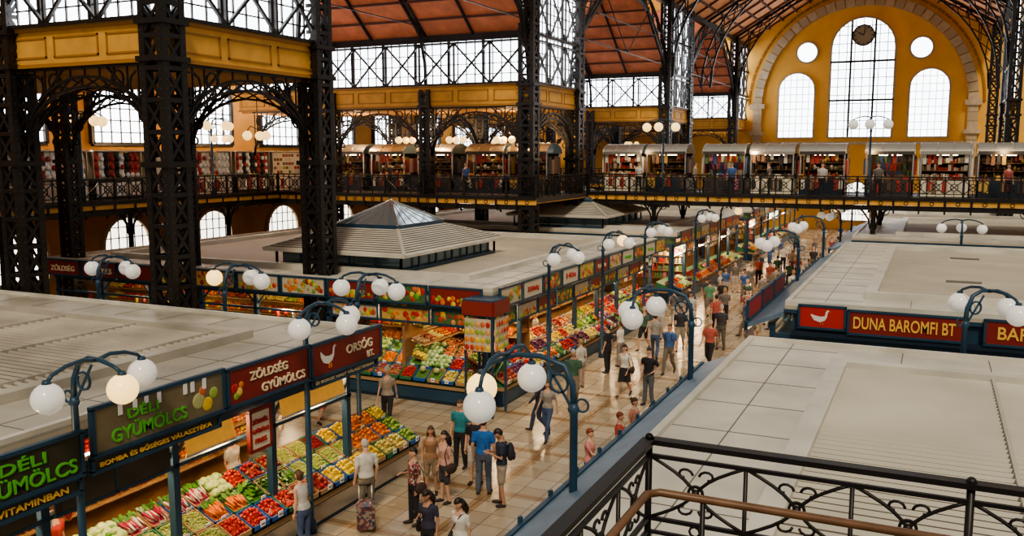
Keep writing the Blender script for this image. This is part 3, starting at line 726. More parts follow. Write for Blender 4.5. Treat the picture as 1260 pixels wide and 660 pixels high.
sign(2.8,.62,OLIVE,[('DÉLI',1.5,.36,.7,.2,GREENT),('GYÜMÖLCS',1.05,.07,1.65,.25,GREENT)],(-11.05,5.92,3.05),FX)
def papers(mb,w,h):
    for k in range(7): x=U(.1,w-.2); mb.box(x,x+.08,-.02,-.008,h-.13-U(0,.1),h-.03,WHITE)
    for (x,z,r,m) in ((2.1,.3,.14,'melon'),(2.3,.2,.12,'lemon'),(2.45,.36,.10,'apple'),(2.2,.45,.09,'peach')): mb.ball((x,0,z),(r,.014,r),PM[m][1],(12,8))
sign(2.68,.7,TAUPE,[('DÉLI',.6,.40,.6,.19,GREENT),('GYÜMÖLCS',.3,.10,1.5,.25,GREENT)],(-11.05,8.95,3.25),FX,extra=papers)
sign(2.6,.2,OLIVE,[('BOMBA ÉS BŐSÉGES VÁLASZTÉKA',.1,.05,2.3,.1,GOLD)],(-11.1,8.95,2.98),FX)
sign(2.6,.2,OLIVE,[('VITAMINBAN',1.3,.05,1.1,.1,GOLD)],(-11.1,6.1,2.78),FX)
def fruitpic(mb,w,h):
    for (x,z,r,m) in ((.16,.3,.09,'tomato'),(.28,.22,.08,'yellowpepper'),(.2,.15,.07,'apple'),(.33,.34,.06,'orange')):
        mb.ball((x,0,z),(r,.015,r),PM[m][0],(12,8))
sign(2.25,.66,REDS,[('ZÖLDSÉG',.55,.36,1.05,.2,CRT),('GYÜMÖLCS',.85,.08,1.25,.2,CRT)],(-11.05,11.75,3.25),FX,extra=fruitpic)
WHP=mat('bird_white',(.75,.72,.68),.6)
def bird(ox,oz,s,rooster):
    def f(mb,w,h):
        B=[(-.5,.1),(-.35,-.12),(-.05,-.22),(.2,-.12),(.3,.05),(.34,.3),(.42,.42),(.32,.46),(.24,.36),(.2,.12),(0,.08),(-.25,.12),(-.52,.34 if rooster else .2)]
        mb.poly([(ox+s*a,-.012,oz+s*b) for a,b in B],WHP)
        mb.poly([(ox+s*a,-.016,oz+s*b) for a,b in ((.42,.42),(.52,.38),(.41,.37))],PM['orange'][0])
        if rooster: mb.poly([(ox+s*a,-.018,oz+s*b) for a,b in ((.28,.45),(.28,.56),(.34,.5),(.38,.56),(.42,.44))],REDB); mb.poly([(ox+s*a,-.018,oz+s*b) for a,b in ((.38,.38),(.36,.26),(.42,.3))],REDB)
        for dx in (-.02,.1): mb.beam((ox+s*dx,-.014,oz-s*.2),(ox+s*(dx+.02),-.014,oz-s*.38),.01,.02*s*3,PM['orange'][0])
    return f
sign(2.45,.66,REDS,[('ORSÓG',1.15,.28,.95,.24,CRT),('BT.',1.9,.06,.25,.14,CRT)],(-11.05,14.1,3.22),FX,extra=bird(.55,.32,.55,True))
sign(2.3,.14,BLUED,[('ÉS BOROK NAGY VÁLASZTÉKBAN',.1,.03,2.05,.08,CRT)],(-11.1,14.15,3.02),FX)
sign(.55,.75,CREAM,[('ZÖLDSÉG',.05,.5,.42,.11,REDB),('GYÜMÖLCS',.05,.32,.44,.1,REDB),('FRISS',.1,.12,.32,.1,REDB)],(-11.3,12.55,2.15),FX,frame=REDS,name='price_board')
for (y,w) in ((11.1,1.2),(13.6,2.1)):
    mb=MB(); mb.add([(0,0,2.5),(w,0,2.5),(w,.1,2.95),(0,.1,2.95)],[(0,1,2,3)],AMBER); mb.tube([(0,0,2.5),(w,0,2.5)],.02,STEEL,6)
    mb.build('roller_blind',(-11.42,y,0),FX)
PLX=mat('tinted_panel',(.07,.06,.045),.12)
for (y,w) in ((6.0,2.2),(8.5,2.2)):
    mb=MB(); mb.box(0,w,0,.03,2.42,2.95,PLX); mb.box(0,w,-.01,.04,2.38,2.43,BLUE); mb.box(w/2-.02,w/2+.02,-.01,.04,2.4,2.95,BLUE); mb.build('glazed_panel',(-11.4,y,0),FX)
stall_front(17.4,False).build('greengrocer_stall',(-12.0,23.7,0),FX)
m_,n_=display(17.2,FR+VG,False,deg=29); m_.build(n_,(-11.45,23.9,0),FX)
stall_front(6.0,False).build('greengrocer_stall',(-18.0,23.9,0),0)
m_,n_=display(5.6,FR+VG,False,deg=32); m_.build(n_,(-17.4,23.3,0),0)
stall_front(12.4,False).build('greengrocer_stall',(-31,23.9,0),0)
WS=mat('white_sign',(.58,.52,.42),.5)
def art(mb,w,h):
    for k in range(int(26*w*h)+4):
        r=U(.05,.11); mb.ball((U(.08,w-.08),0,U(.08,h-.08)),(r,.012+.006*R(),r),random.choice(PM['tomato']+PM['lemon']+PM['apple']+PM['orange']+PM['redapple']+PM['lettuce']+PM['peach']),(8,6))
def art_low(mb,w,h):
    for k in range(int(14*w)): 
        r=U(.04,.09); mb.ball((U(.05,w-.05),0,U(.04,h*.45)),(r,.014,r),random.choice(PM['tomato']+PM['lemon']+PM['apple']+PM['orange']),(8,6))
y=23.75;i=0
while y<40.3:
    nm=[('Gyümölcs',BLUE),('Zöldség',REDB),('Csemege',GREENT),('Hús',REDB),('Virág',GREENT)][i%5]
    k=i%6
    sign(1.5,.55,[PBEI,WS,PGRN,WS,PYEL,REDS][k],[(nm[0],.3,.2,.9,.2,nm[1] if k!=5 else CRT)] if k in (1,3,5) else [],(-11.55,y,3.12),FX,extra=art if k in (0,2,4) else None)
    if i<9: sign(1.5,.45,[PGRN,PBEI,REDS][i%3],[],(-11.75,y,2.46),FX,name='picture_panel',extra=[art,art_low,art_low][i%3])
    y+=1.65;i+=1
x=-30.9;i=0
while x<-12.8:
    tx=[]
    if i==0: tx=[('ZÖLDSÉG',.2,.15,1.3,.25,CRT)]
    if i==1: tx=[('GYÜMÖLCS',.15,.15,1.4,.25,CRT)]
    sign(1.75,.55,REDS if i<3 else [PBEI,REDS,PGRN,REDS,PYEL,PBEI][i%6],tx,(x,23.42,3.1),0,extra=art if (i>=3 and i%2==0) else (art_low if i>=3 else None))
    if x>-18: sign(1.75,.42,[PGRN,PBEI,PYEL][i%3],[],(x,23.6,2.48),0,name='picture_panel',extra=art)
    x+=1.9;i+=1
mb=MB(); 
mb.box(-.5,.5,-.5,.5,3.0,3.5,BLUE); mb.box(-.42,.42,-.54,-.5,2.0,2.95,PBEI); mb.box(.5,.54,-.42,.42,2.0,2.95,PBEI)
for s in (-.47,.41): 
    for q in (-.47,.41): mb.box(s,s+.06,q,q+.06,0,3.0,BLUE)
mb.box(-.5,.5,-.56,-.5,3.05,3.45,REDS); mb.box(.5,.56,-.5,.5,3.05,3.45,REDS)
PK=PM['tomato']+PM['orange']+PM['lemon']+PM['apple']+PM['peach']
for q in range(4):
    for j in range(5):
        mb.ball((-.34+j*.17,-.54,2.1+q*.23),(.075,.02,.09),PK[(q*2+j)%len(PK)],(8,6)); mb.ball((.54,-.34+j*.17,2.1+q*.23),(.02,.075,.09),PK[(q*2+j+3)%len(PK)],(8,6))
mb.build('corner_poster_stand',(-11.75,23.15,0))
for (a,b) in ((44.7,61.8),(65.2,89.8)):
    stall_front(b-a,False,3,'shop').build('market_stall',(-12.0,a,0),FX)
    m_,n_=display(b-a-.4,FR+VG+['tomato','cherry','redapple'],False,rows=2); m_.build('food_display',(-11.5,a+.2,0),FX)
    y=a+.2;i=0
    while y<b-2.2:
        sign(2.0,.6,[REDS,PGRN,WS,REDS,PYEL,REDB][i%6],[],(-11.55,y,3.12),FX,extra=art_low); y+=2.15;i+=1
    stall_front(19,False,3,'shop').build('market_stall',(-31,a+.2,0),0)
    i=0;x=-30.8
    while x<-13: sign(2.2,.5,[REDS,PBEI,BLUE,PGRN][i%4],[],(x,a-.1,3.1),0); x+=2.4;i+=1
for (a,b) in ((4.4,19.5),(25.2,42.8),(46.7,61.8),(65.2,89.8)):
    stall_front(b-a,False,3,'shop').build('market_stall',(-3.9,b,0),-FX)
    m_,n_=display(b-a-.4,FR+VG,False,rows=2); m_.build('food_display',(-4.6,b-.2,0),-FX)
mb=MB(); mb.box(-3.3,16,25.0,25.1,0,3.5,BLUE); mb.box(-3.8,-3.3,25.0,27,0,2.8,BLUE); mb.box(-3.3,16,24.85,25,2.80,2.93,BLUED); mb.build('stall_front_panel')
sign(2.75,.6,REDS,[('DUNA BAROMFI BT',.1,.15,2.42,.32,GOLD)],(-1.85,24.82,2.98),0)
sign(2.75,.6,REDS,[('BAROMFI',.25,.15,1.6,.32,GOLD)],(1.35,24.82,2.98),0)
sign(2.75,.6,REDS,[],(4.4,24.82,2.98),0)
sign(1.15,.58,REDB,[],(-3.1,24.82,3.06),0,extra=bird(.55,.27,.5,False))
for a in (25.3,27.6,29.9): sign(2.0,.5,REDB if a<26 else REDS,[],(-4.58,a+2.0,3.06),-FX)
def pl(x,y,z,e,c=(1,.69,.38),r=.25):
    l=bpy.data.lights.new('stall_lamp','POINT'); l.energy=e; l.color=c; l.shadow_soft_size=r; o=bpy.data.objects.new('stall_lamp',l); o.location=(x,y,z); COL.objects.link(o)
for y in (7.5,10,12.3,15.2): pl(-11.9,y,2.7,120)
for y in (25,28.5,32,36,39.5): pl(-12.2,y,2.65,210)
for y in (47,52,58,68,76,84): pl(-12.2,y,2.6,280)
for y in (28,34,40,50,58,70): pl(-4.3,y,2.5,110)
pl(-15,24.2,2.6,210); pl(-20,24.2,2.6,120); pl(-26,24.2,2.6,120)
for x in (-15,-9,-3,3): pl(x,50,GZ+2.3,60)
for x in (-31,-26,-21): pl(x,44.4,GZ+3.5,240)
for y in (29,36,43): pl(-37,y,GZ+3.2,280)
# ---------------------------------------------------------------- people
SK=[mat('skin_a',(.55,.32,.22),.5),mat('skin_b',(.42,.23,.15),.5),mat('skin_c',(.62,.38,.27),.5)]
EYEW=mat('eye_white',(.8,.78,.75),.3); EYED=mat('eye_dark',(.03,.02,.015),.2); LIP=mat('lips',(.42,.13,.11),.5)
HAIR={'dark':mat('hair_dark',(.02,.013,.01),.5,noise=.3,nscale=40),'brown':mat('hair_brown',(.09,.045,.02),.5,noise=.3,nscale=40),'grey':mat('hair_grey',(.4,.39,.37),.6,noise=.2,nscale=40),'blond':mat('hair_blond',(.35,.22,.09),.5,noise=.3,nscale=40),'red':mat('hair_red',(.22,.05,.02),.5)}
CL={}
def cloth(c,pat=False):
    k=(tuple(round(x,3) for x in c),pat)
    if k not in CL:
        CL[k]=poster('cloth_pattern_%d'%len(CL),[c,(.45,.38,.33),c,(.3,.06,.06)],26) if pat else mat('cloth_%d'%len(CL),c,.85,noise=.2,nscale=9)
    return CL[k]
def person(x,y,head=0,H=1.72,sex='m',top=(.1,.1,.1),bot=(.1,.1,.15),sleeve='short',bottom='pants',hair='dark',style='short',pose='stand',skin=0,bag=None,near=False,shoes=(.04,.03,.03),look=0,pat=False,z=0,name=None,lean=0):
    f=sex=='f'; SKN=SK[skin]; vox=.017 if near else .028
    MT=cloth(top,pat); MBt=cloth(bot); MS=cloth(shoes)
    parts=[]
    sw={'stand':0,'walk':1,'walk2':-1}.get(pose,0)
    hipx=.095
    for s in (-1,1):
        st=sw*s
        if st==0: hip=(s*hipx,0,.9);kn=(s*.105,.02,.49);an=(s*.12,-.01+.03*s,.085);toe=.0
        elif st>0: hip=(s*hipx,.02,.89);kn=(s*.10,.2,.50);an=(s*.10,.27,.10);toe=0
        else: hip=(s*hipx,-.01,.89);kn=(s*.10,.0,.48);an=(s*.10,-.29,.17);toe=-.6
        k=.92 if f else 1
        parts.append(([hip,kn,an],[.088*k,.055*k,.038*k],'skin'))
        if bottom=='pants': parts.append(([hip,(hip[0]*.3+kn[0]*.7,hip[1]*.3+kn[1]*.7,hip[2]*.3+kn[2]*.7),kn,(an[0],an[1],an[2]+.02)],[.1*k,.08*k,.072*k,.058*k],'bot'))
        if bottom=='shorts':
            q=tuple(hip[i]*.15+kn[i]*.85 for i in range(3)); parts.append(([hip,q],[.105*k,.088*k],'bot'))
        h0=Vector(an); fd=Vector((s*.12,1,toe)).normalized()
        zf=.045 if toe==0 else an[2]-.06
        parts.append(([(h0.x,h0.y-.045,zf+.0),(h0.x,h0.y+.03,zf),tuple(Vector((h0.x,h0.y,zf))+fd*.13),tuple(Vector((h0.x,h0.y,zf))+fd*.19)],[.04,.045,.04,.028],'shoe'))
    sx=.165 if f else .19; arms={}
    for s in (-1,1):
        sh=(s*sx,0,1.42)
        if pose=='phone' or (pose=='phone1' and s==1): el=(s*(sx+.05),.02,1.14); wr=(s*.09,.27,1.22)
        elif pose=='reach' and s==1: el=(s*(sx+.03),.16,1.2); wr=(s*.16,.42,1.16)
        elif pose=='hip': el=(s*(sx+.13),-.08,1.17); wr=(s*(sx+.0),.10,1.05)
        elif pose=='bagarm' and s==1: el=(s*(sx+.06),.0,1.14); wr=(s*(sx-.02),.22,1.18)
        else:
            a=-sw*s; el=(s*(sx+.05),a*.08-.03,1.13); wr=(s*(sx+.06),a*.2+.05,.88+abs(a)*.03)
        arms[s]=(sh,el,wr); k=.85 if f else 1
        parts.append(([sh,el,wr],[.052*k,.038*k,.027*k],'skin'))
        W=Vector(wr);d=(W-Vector(el)).normalized(); parts.append(([tuple(W),tuple(W+d*.05),tuple(W+d*.085)],[.026,.034,.028],'skin'))
        if sleeve=='short': q=tuple(sh[i]*.35+el[i]*.65 for i in range(3)); parts.append(([sh,q],[.066*k,.058*k],'top'))
        elif sleeve=='long': parts.append(([sh,el,tuple(el[i]*.1+wr[i]*.9 for i in range(3))],[.066*k,.052*k,.042*k],'top'))
    mb=MB()
    for (p,r,l) in parts: mb.tube(p,r,WHITE,10)
    if f: RG=[(.80,.12,.10),(.88,.172,.122),(.96,.165,.115),(1.08,.128,.095),(1.2,.138,.108),(1.31,.155,.128),(1.40,.16,.10),(1.455,.12,.075),(1.49,.055,.055),(1.58,.048,.05)]
    else: RG=[(.80,.13,.105),(.88,.17,.122),(.97,.168,.12),(1.08,.155,.112),(1.2,.165,.117),(1.33,.185,.125),(1.41,.19,.105),(1.46,.13,.08),(1.495,.062,.062),(1.59,.056,.06)]
    bo=.02 if f else .01
    def loft(RG,yo=0):
        vs=[];n=16
        for (zz,rx,ry) in RG:
            for k in range(n):
                t=2*math.pi*k/n; vs.append((rx*math.cos(t),ry*math.sin(t)+yo+(bo*math.sin(math.pi*(zz-1.1)/.4) if 1.1<zz<1.45 and math.sin(t)>0 else 0),zz))
        fs=[(i*n+k,i*n+(k+1)%n,(i+1)*n+(k+1)%n,(i+1)*n+k) for i in range(len(RG)-1) for k in range(n)]
        fs.append(tuple(range(n-1,-1,-1))); fs.append(tuple(range((len(RG)-1)*n,len(RG)*n))); mb.add(vs,fs,WHITE)
    loft(RG)
    if bottom in('skirt','dress'): loft([(1.02,.15,.112),(.9,.19,.14),(.7,.21,.17),(.52,.235,.2)][::-1])
    else: loft([(.93,.176,.126),(1.0,.178,.126),(1.07,(.14 if f else .163),.112)])
    me=mb.mesh('tmp'); o=bpy.data.objects.new('tmp',me); COL.objects.link(o)
    rm=o.modifiers.new('r','REMESH'); rm.mode='VOXEL'; rm.voxel_size=vox
    smo=o.modifiers.new('s','SMOOTH'); smo.iterations=2; smo.factor=.4
    dg=bpy.context.evaluated_depsgraph_get(); body=bpy.data.meshes.new_from_object(o.evaluated_get(dg))
    bpy.data.objects.remove(o); bpy.data.meshes.remove(me)
    nv=len(body.vertices); co=np.empty(nv*3); body.vertices.foreach_get('co',co); co=co.reshape(-1,3)
    polys=[tuple(p.vertices) for p in body.polygons]; ctr=np.array([co[list(p)].mean(0) for p in polys]); bpy.data.meshes.remove(body)
    best=np.full(len(ctr),9e9); lab=np.zeros(len(ctr),int)
    names=['skin','top','bot','shoe']; 
    def seg(C,a,b,ra,rb):
        a=np.array(a,float);b=np.array(b,float);ab=b-a;t=np.clip(((C-a)@ab)/(ab@ab),0,1)
        return np.linalg.norm(C-(a+t[:,None]*ab),axis=1)-(ra+(rb-ra)*t)
    for (p,r,l) in parts:
        for i in range(len(p)-1):
            dd=seg(ctr,p[i],p[i+1],r[i],r[i+1]); w=dd<best; best[w]=dd[w]; lab[w]=names.index(l)
    C2=ctr.copy(); C2[:,0]*=.68; dd=seg(C2,(0,0,.88),(0,0,1.40),.115,.115)-.01; w=dd<best
    zc=ctr[:,2]; lab[w]=np.where(zc[w]>.955,1,2)
    nk=(zc>1.465)&(np.abs(ctr[:,0])<.1); lab[nk]=0
    if f or sleeve=='none': lab[(zc>1.40)&(ctr[:,1]>.02)&(np.abs(ctr[:,0])<.075)]=0
    if bottom in('skirt','dress'):
        k=(zc<1.0)&(zc>.515)&(np.hypot(ctr[:,0],ctr[:,1])<.26)
        armk=np.zeros(len(ctr),bool)
        for s in (-1,1):
            armk|=(seg(ctr,arms[s][1],arms[s][2],.04,.04)<.03)
            W=np.array(arms[s][2]); armk|=(np.linalg.norm(ctr-W,axis=1)<.13)
        lab[k&~armk]=1 if bottom=='dress' else 2
    MM=[SKN,MT,MBt,MS]
    out=MB(); out.v=[tuple(c) for c in co]; out.mats=list(MM); out.f=polys; out.m=[int(a) for a in lab]; out.sm=[True]*len(polys)
    for s in (-1,1):
        sh,el,wr=[Vector(a) for a in arms[s]]; d=(wr-el).normalized(); side=Vector((0,1,0)); side=(side-d*side.dot(d))
        side=side.normalized() if side.length>.3 else Vector((-s,0,0)); inn=d.cross(side)*(1 if d.cross(side).x*s<0 else -1)
        base=wr+d*.075
        for k,(off,L) in enumerate(((.024,.068),(.009,.078),(-.007,.072),(-.022,.056))):
            p=base+side*off; out.tube([p,p+d*L*.45+inn*.004,p+d*L*.8+inn*.018,p+d*L*.95+inn*.035],[.010,.009,.008,.006],SKN,5)
        p=wr+d*.03+side*.026; out.tube([p,p+side*.022+d*.02,p+side*.028+d*.05+inn*.01],[.011,.010,.007],SKN,5)
        if pose in('phone','phone1') and s==1: out.box(wr.x-.04,wr.x+.03,wr.y+.07,wr.y+.085,wr.z-.0,wr.z+.13,BLACK)
    hb=MB(); hc=Vector((0,.012,1.645)); vs,fs=SPH[(24,16)] if near else SPH[(12,8)]; rx,ry,rz_=.074,.094,.115
    V=[]
    for v in vs:
        a,b,c=v; tx=1
        if c<0: tx=1-.28*c*c; b=b*(1-.12*(-c)) if b<0 else b*(1+.02)
        if c<-.3 and b<0: b*=.8
        V.append((hc.x+a*rx*tx,hc.y+b*ry*(1 if b<0 else (.97)),hc.z+c*rz_))
    hb.add(V,fs,SKN,True)
    fy=hc.y+ry*.95
    hb.tube([(0,fy-.012,hc.z+.012),(0,fy+.006,hc.z-.012),(0,fy+.02,hc.z-.032),(0,fy+.004,hc.z-.042)],[.007,.009,.013,.009],SKN,8)
    for s in (-1,1):
        hb.ball((s*.030,fy-.016,hc.z+.006),(.014,.008,.008),EYEW,(8,6)); hb.ball((s*.030,fy-.010,hc.z+.006),(.006,.004,.006),EYED,(8,6))
        hb.tube([(s*.015,fy-.006,hc.z+.026),(s*.032,fy-.010,hc.z+.03),(s*.046,fy-.024,hc.z+.024)],.004,HAIR[hair],5)
        hb.ball((s*.075,hc.y-.005,hc.z-.005),(.010,.018,.030),SKN,(8,6))
    hb.ball((0,fy-.008,hc.z-.062),(.024,.009,.007),LIP,(8,6)); hb.ball((0,fy-.025,hc.z-.092),(.026,.022,.018),SKN,(8,6))
    if style!='bald':
        V=[]
        for v in vs:
            a,b,c=v; k=1.10
            if b>.25 and c<.38: k=.80
            elif c<-.35 : k=.9 if style=='short' else 1.05
            V.append((hc.x+a*rx*k*1.02,hc.y-.006+b*ry*k,hc.z+.008+c*rz_*k))
        hb.add(V,fs,HAIR[hair],True)
        if style=='long': 
            hb.tube([(0,hc.y-.055,hc.z+.02),(0,-.085,hc.z-.08),(0,-.125,1.42),(0,-.125,1.33)],[.075,.078,.07,.03],HAIR[hair],12)
            for s in (-1,1): hb.tube([(s*.06,hc.y-.02,hc.z+.03),(s*.078,hc.y-.03,hc.z-.06),(s*.09,-.04,1.46),(s*.09,-.06,1.40)],[.03,.03,.03,.012],HAIR[hair],8)
        if style=='tail': hb.tube([(0,hc.y-.1,hc.z+.04),(0,hc.y-.15,hc.z),(0,hc.y-.14,hc.z-.1),(0,hc.y-.12,hc.z-.16)],[.025,.035,.03,.01],HAIR[hair],8)
        if style=='bun': hb.ball((0,hc.y-.1,hc.z+.07),.045,HAIR[hair],(8,6))
        if style=='cap': 
            hb.ball((0,hc.y,hc.z+.05),(.084,.104,.085),MT,(12,8)); hb.ball((0,hc.y+.1,hc.z+.05),(.06,.07,.012),MT,(12,8))
    else: hb.ball((0,hc.y-.02,hc.z-.01),(.079,.088,.08),HAIR['grey'],(12,8))
    rot=Matrix.Rotation(math.radians(look),3,'X'); pv=Vector((0,0,1.53))
    hb.v=[tuple(pv+rot@(Vector(v)-pv)) for v in hb.v]
    off=len(out.v); out.v+=hb.v
    for m in hb.mats:
        if m not in out.mats: out.mats.append(m)
    mp=[out.mats.index(m) for m in hb.mats]
    out.f+=[tuple(a+off for a in q) for q in hb.f]; out.m+=[mp[a] for a in hb.m]; out.sm+=hb.sm
    if bag=='backpack':
        bm=cloth((.03,.03,.05)); out.ball((0,-.19,1.22),(.14,.09,.21),bm,(12,8)); out.ball((0,-.26,1.14),(.10,.05,.11),bm,(12,8))
        for s in (-1,1): out.tube([(s*.09,-.14,1.38),(s*.1,-.02,1.475),(s*.105,.115,1.38),(s*.12,.10,1.2),(s*.13,-.1,1.08)],.016,bm,6)
    if bag in('shoulder','white'):
        bm=cloth((.05,.03,.025) if bag=='shoulder' else (.6,.58,.52)); s=-1
        out.ball((s*.27,-.02,.92),(.06,.15,.13),bm,(12,8)); out.tube([(s*.27,-.12,1.0),(s*.2,-.12,1.25),(s*.15,0,1.475),(s*.2,.12,1.25),(s*.27,.1,1.0)],.011,bm,6)
    if bag=='cross':
        bm=cloth((.04,.03,.03)); out.ball((.2,.03,.92),(.05,.12,.1),bm,(12,8)); out.tube([(.2,.08,1.0),(.05,.145,1.2),(-.1,.1,1.44),(-.12,-.06,1.46),(.05,-.135,1.2),(.2,-.03,1.0)],.012,bm,6)
    k=H/1.75
    if lean:
        ca=math.sin(math.radians(lean)); out.v=[(a,b+max(0,c-.9)*ca,c-max(0,c-.9)*(1-math.cos(math.radians(lean)))) for a,b,c in out.v]
    zmin=min(v[2] for v in out.v)
    out.v=[(a*k,b*k,(c-zmin)*k) for a,b,c in out.v]
    return out.build(name or ('woman' if f else 'man'),(x,y,z),math.radians(head))
W=(.68,.66,.6); BK=(.02,.02,.025); NV=(.03,.045,.10); JE=(.06,.09,.18)
person(-10.72,13.3,85,1.62,'f',(.5,.48,.45),JE,'none','pants','brown','bun','reach',0,None,True,lean=8)
person(-10.5,15.1,60,1.74,'m',(.62,.6,.55),(.20,.17,.12),'short','pants','grey','short','stand',2,None,True,look=-15)
person(-9.45,15.3,150,1.66,'f',(.16,.05,.05),BK,'short','pants','dark','short','bagarm',0,'shoulder',True,pat=True)
person(-8.1,13.6,175,1.6,'f',(.04,.04,.07),BK,'short','pants','dark','long','phone1',1,'cross',True,look=-25)
person(-7.35,13.45,165,1.62,'f',W,(.06,.06,.07),'short','pants','dark','long','stand',0,'cross',True,look=-20)
person(-9.98,16.9,200,1.6,'f',(.30,.17,.09),(.25,.18,.12),'none','shorts','brown','long','stand',1,None,True)
person(-9.45,16.6,150,1.64,'f',(.55,.33,.27),(.05,.05,.06),'short','shorts','dark','long','stand',0,'shoulder',True)
person(-9.35,17.9,190,1.74,'m',BK,(.55,.53,.5),'short','shorts','dark','short','stand',0,None,True)
person(-8.9,17.4,15,1.8,'m',(.02,.13,.42),(.09,.11,.15),'short','pants','brown','short','stand',0,None,True)
person(-8.25,17.0,120,1.76,'m',(.03,.04,.07),(.32,.27,.22),'short','shorts','dark','short','phone',1,'backpack',True,look=-30)
person(-10.2,18.7,180,1.72,'m',(.03,.22,.26),BK,'short','pants','brown','short','stand',0,None,True)
person(-9.55,22.1,100,1.72,'m',(.04,.04,.06),(.04,.06,.1),'long','pants','dark','short','walk',0)
person(-9.1,21.6,175,1.66,'f',(.3,.27,.24),JE,'short','pants','brown','long','walk2',0)
person(-6.65,18.2,-95,1.62,'f',(.6,.25,.22),JE,'short','pants','red','short','reach',2)
person(-6.45,19.7,-80,1.62,'f',(.5,.08,.06),BK,'short','pants','red','short','stand',2)
person(-6.5,21,-100,1.64,'f',(.45,.2,.15),JE,'short','pants','brown','bun','stand',2)
person(-8.6,26.7,170,1.68,'f',W,BK,'short','skirt','dark','tail','walk',0,'shoulder')
person(-7.6,26.0,160,1.82,'m',BK,(.10,.11,.13),'short','pants','dark','short','hip',0,None)
person(-10.2,27.0,60,1.66,'f',(.5,.48,.42),(.3,.25,.2),'short','pants','blond','short','stand',2,'white')
person(-10.1,29.4,80,1.74,'m',BK,BK,'short','pants','dark','short','stand',0)
person(-10.0,30.5,70,1.66,'f',W,(.25,.22,.2),'short','pants','brown','short','reach',0)
person(-8.1,30.2,175,1.78,'m',(.05,.12,.3),(.15,.13,.11),'short','pants','brown','short','walk',0,'backpack')
person(-9.2,32.2,10,1.72,'m',(.3,.28,.26),JE,'short','pants','dark','short','walk2',0)
person(-8.7,34,190,1.76,'m',(.04,.04,.05),(.3,.26,.2),'short','shorts','dark','short','walk',0)
person(-7.3,34.9,170,1.8,'m',(.05,.05,.06),(.12,.11,.1),'short','pants','grey','short','stand',2)
person(-9.35,41.9,20,1.74,'m',(.1,.25,.15),(.2,.18,.15),'short','shorts','brown','short','walk',0)
person(-8.9,42.6,180,1.74,'m',(.03,.03,.03),(.3,.28,.25),'short','shorts','dark','short','stand',1)
person(-7.1,39.2,-170,1.84,'m',(.40,.15,.13),(.1,.1,.1),'short','pants','dark','short','walk',2,'backpack')
person(-6.7,40.9,0,1.7,'f',W,(.5,.48,.45),'short','pants','blond','short','walk2',0)
person(-6.3,36.8,175,1.7,'f',(.35,.3,.22),(.08,.08,.1),'none','dress','brown','long','stand',0,'white')
person(-5.5,36.7,150,1.74,'m',(.08,.08,.09),(.05,.06,.09),'short','pants','dark','cap','hip',0)
person(-5.15,37.5,190,1.66,'f',(.12,.3,.28),(.2,.18,.15),'none','shorts','red','long','stand',0)
tc=[(.5,.48,.45),(.05,.05,.06),(.4,.1,.08),(.06,.12,.3),(.6,.57,.5),(.06,.12,.08),(.3,.25,.2),(.15,.13,.12)]
far=[(-9.6,45),(-8.7,46.5),(-7.6,46),(-6.8,45.2),(-6.2,47),(-9.9,50),(-8.2,51.5),(-7.1,52.5),(-6.4,54),(-9.4,56),(-7.9,58.5),(-6.7,60),(-8.8,63),(-7.4,66),(-6.5,69),(-9.2,71),(-7.9,76),(-6.9,81),(-13.5,20.6),(-15.5,20.2),
 (-9.9,36),(-10.1,38.8),(-8.0,37.5),(-7.9,43.5),(-6.0,43.2),(-9.7,47.6),(-7.2,48.5),(-5.6,50),(-6.0,39.8),(-8.6,49),(-9.0,53.5),(-6.0,56.5),(-8.6,60.5),(-9.7,61.5),(-5.7,63),(-6.6,73.5),(-8.4,68),(-8.2,40.2),(-5.5,45.8),(-10,33.5),
 (-9.3,38.2),(-6.9,37.9),(-5.4,41.6),(-9.9,43.8),(-7.0,43),(-10,58),(-7.3,55.5),(-8.3,55),(-5.6,52.5),(-9.6,66),(-8.1,72),(-10.0,40.4),(-8.6,35.4),(-6.0,34),(-7.0,31.5),(-9.7,24.9)]
for i,(x,y) in enumerate(far):
    person(x+U(-.15,.15),y,random.choice((0,180,170,10,90,200)),U(1.6,1.82),random.choice('mf'),tc[(i*3)%8],random.choice((BK,JE,(.25,.2,.15),(.4,.37,.33))),'short',random.choice(('pants','shorts','pants')),random.choice(('dark','brown','blond','dark','grey')),'short',random.choice(('walk','walk2','stand')),i%3)
for (x,y,c) in ((-13.6,27.5,(.5,.06,.05)),(-13.6,31,(.6,.57,.5)),(-13.5,10,(.5,.06,.05)),(-13.5,14.4,(.6,.57,.5))):
    person(x,y,-90,1.68,'f',c,BK,'short','pants','brown','short','stand',0,name='shopkeeper')
for (x,y,h) in ((-2.6,49.2,180),(-8,49.3,90),(3.2,49.2,200),(-15.2,49.2,180),(-12,49.3,-90),(-5.3,49.2,170),(-10,49.3,180),(-23,43,180),(-28,43.2,90)):
    person(x,y,h,1.72,random.choice('mf'),random.choice(tc),BK,'short','pants','brown','short','stand',0,z=GZ)
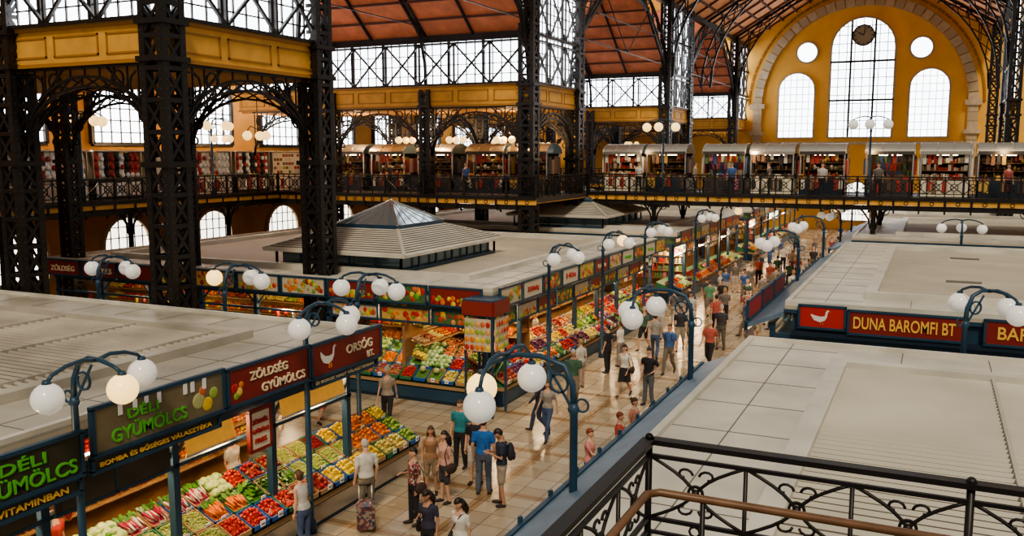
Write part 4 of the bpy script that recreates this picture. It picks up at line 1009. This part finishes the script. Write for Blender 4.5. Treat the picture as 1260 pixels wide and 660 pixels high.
mb=MB(); PL=poster('plaid',[(.14,.04,.04),(.04,.04,.07),(.25,.2,.17)],18)
mb.add([(-.17,-.12,.1),(.17,-.12,.1),(.17,.12,.1),(-.17,.12,.1),(-.19,-.15,.6),(.19,-.15,.6),(.19,.13,.6),(-.19,.13,.6),(-.1,-.1,.68),(.1,-.1,.68),(.1,.08,.68),(-.1,.08,.68)],[(3,2,1,0),(0,1,5,4),(1,2,6,5),(2,3,7,6),(3,0,4,7),(4,5,9,8),(5,6,10,9),(6,7,11,10),(7,4,8,11),(8,9,10,11)],PL)
for s in (-1,1):
    mb.tube([(s*.13,.14,.08),(s*.13,.16,.95)],.012,STEEL,6); mb.tube([(s*.17-.015,.15,.08),(s*.17+.015,.15,.08)],.08,BLACK,14)
mb.tube([(-.13,.16,.95),(.13,.16,.95)],.016,BLACK,6); mb.beam((-.17,.15,.08),(.17,.15,.08),.02,.02,STEEL)
mb.build('shopping_trolley',(-10.15,14.55,0),.6)
# ---------------------------------------------------------------- text fit
bpy.context.view_layer.update()
for (o,tw,th) in TXT:
    d=o.dimensions
    if d.x>0 and d.y>0: o.scale=(tw/d.x,th/d.y*1.0,1)
# ---------------------------------------------------------------- light
w=bpy.data.worlds.new('sky'); scene.world=w; w.use_nodes=True
w.node_tree.nodes['Background'].inputs[0].default_value=(1,.95,.87,1); w.node_tree.nodes['Background'].inputs[1].default_value=.36
s=bpy.data.lights.new('sun','SUN'); s.energy=1.7; s.angle=math.radians(9); s.color=(1,.87,.68); so=bpy.data.objects.new('sun',s); so.rotation_euler=(math.radians(38),math.radians(22),0); COL.objects.link(so)
try:
    scene.view_settings.view_transform='AgX'; scene.view_settings.look='AgX - Medium High Contrast'
except Exception: pass
scene.view_settings.exposure=.15
# ---------------------------------------------------------------- camera
cd=bpy.data.cameras.new('camera'); cam=bpy.data.objects.new('camera',cd); COL.objects.link(cam)
cd.sensor_width=36; cd.lens=36*1100/1260; cd.clip_end=300
cam.location=(0,0,7.7); cam.rotation_euler=(math.radians(90-7.3),0,math.radians(25.2)); scene.camera=cam
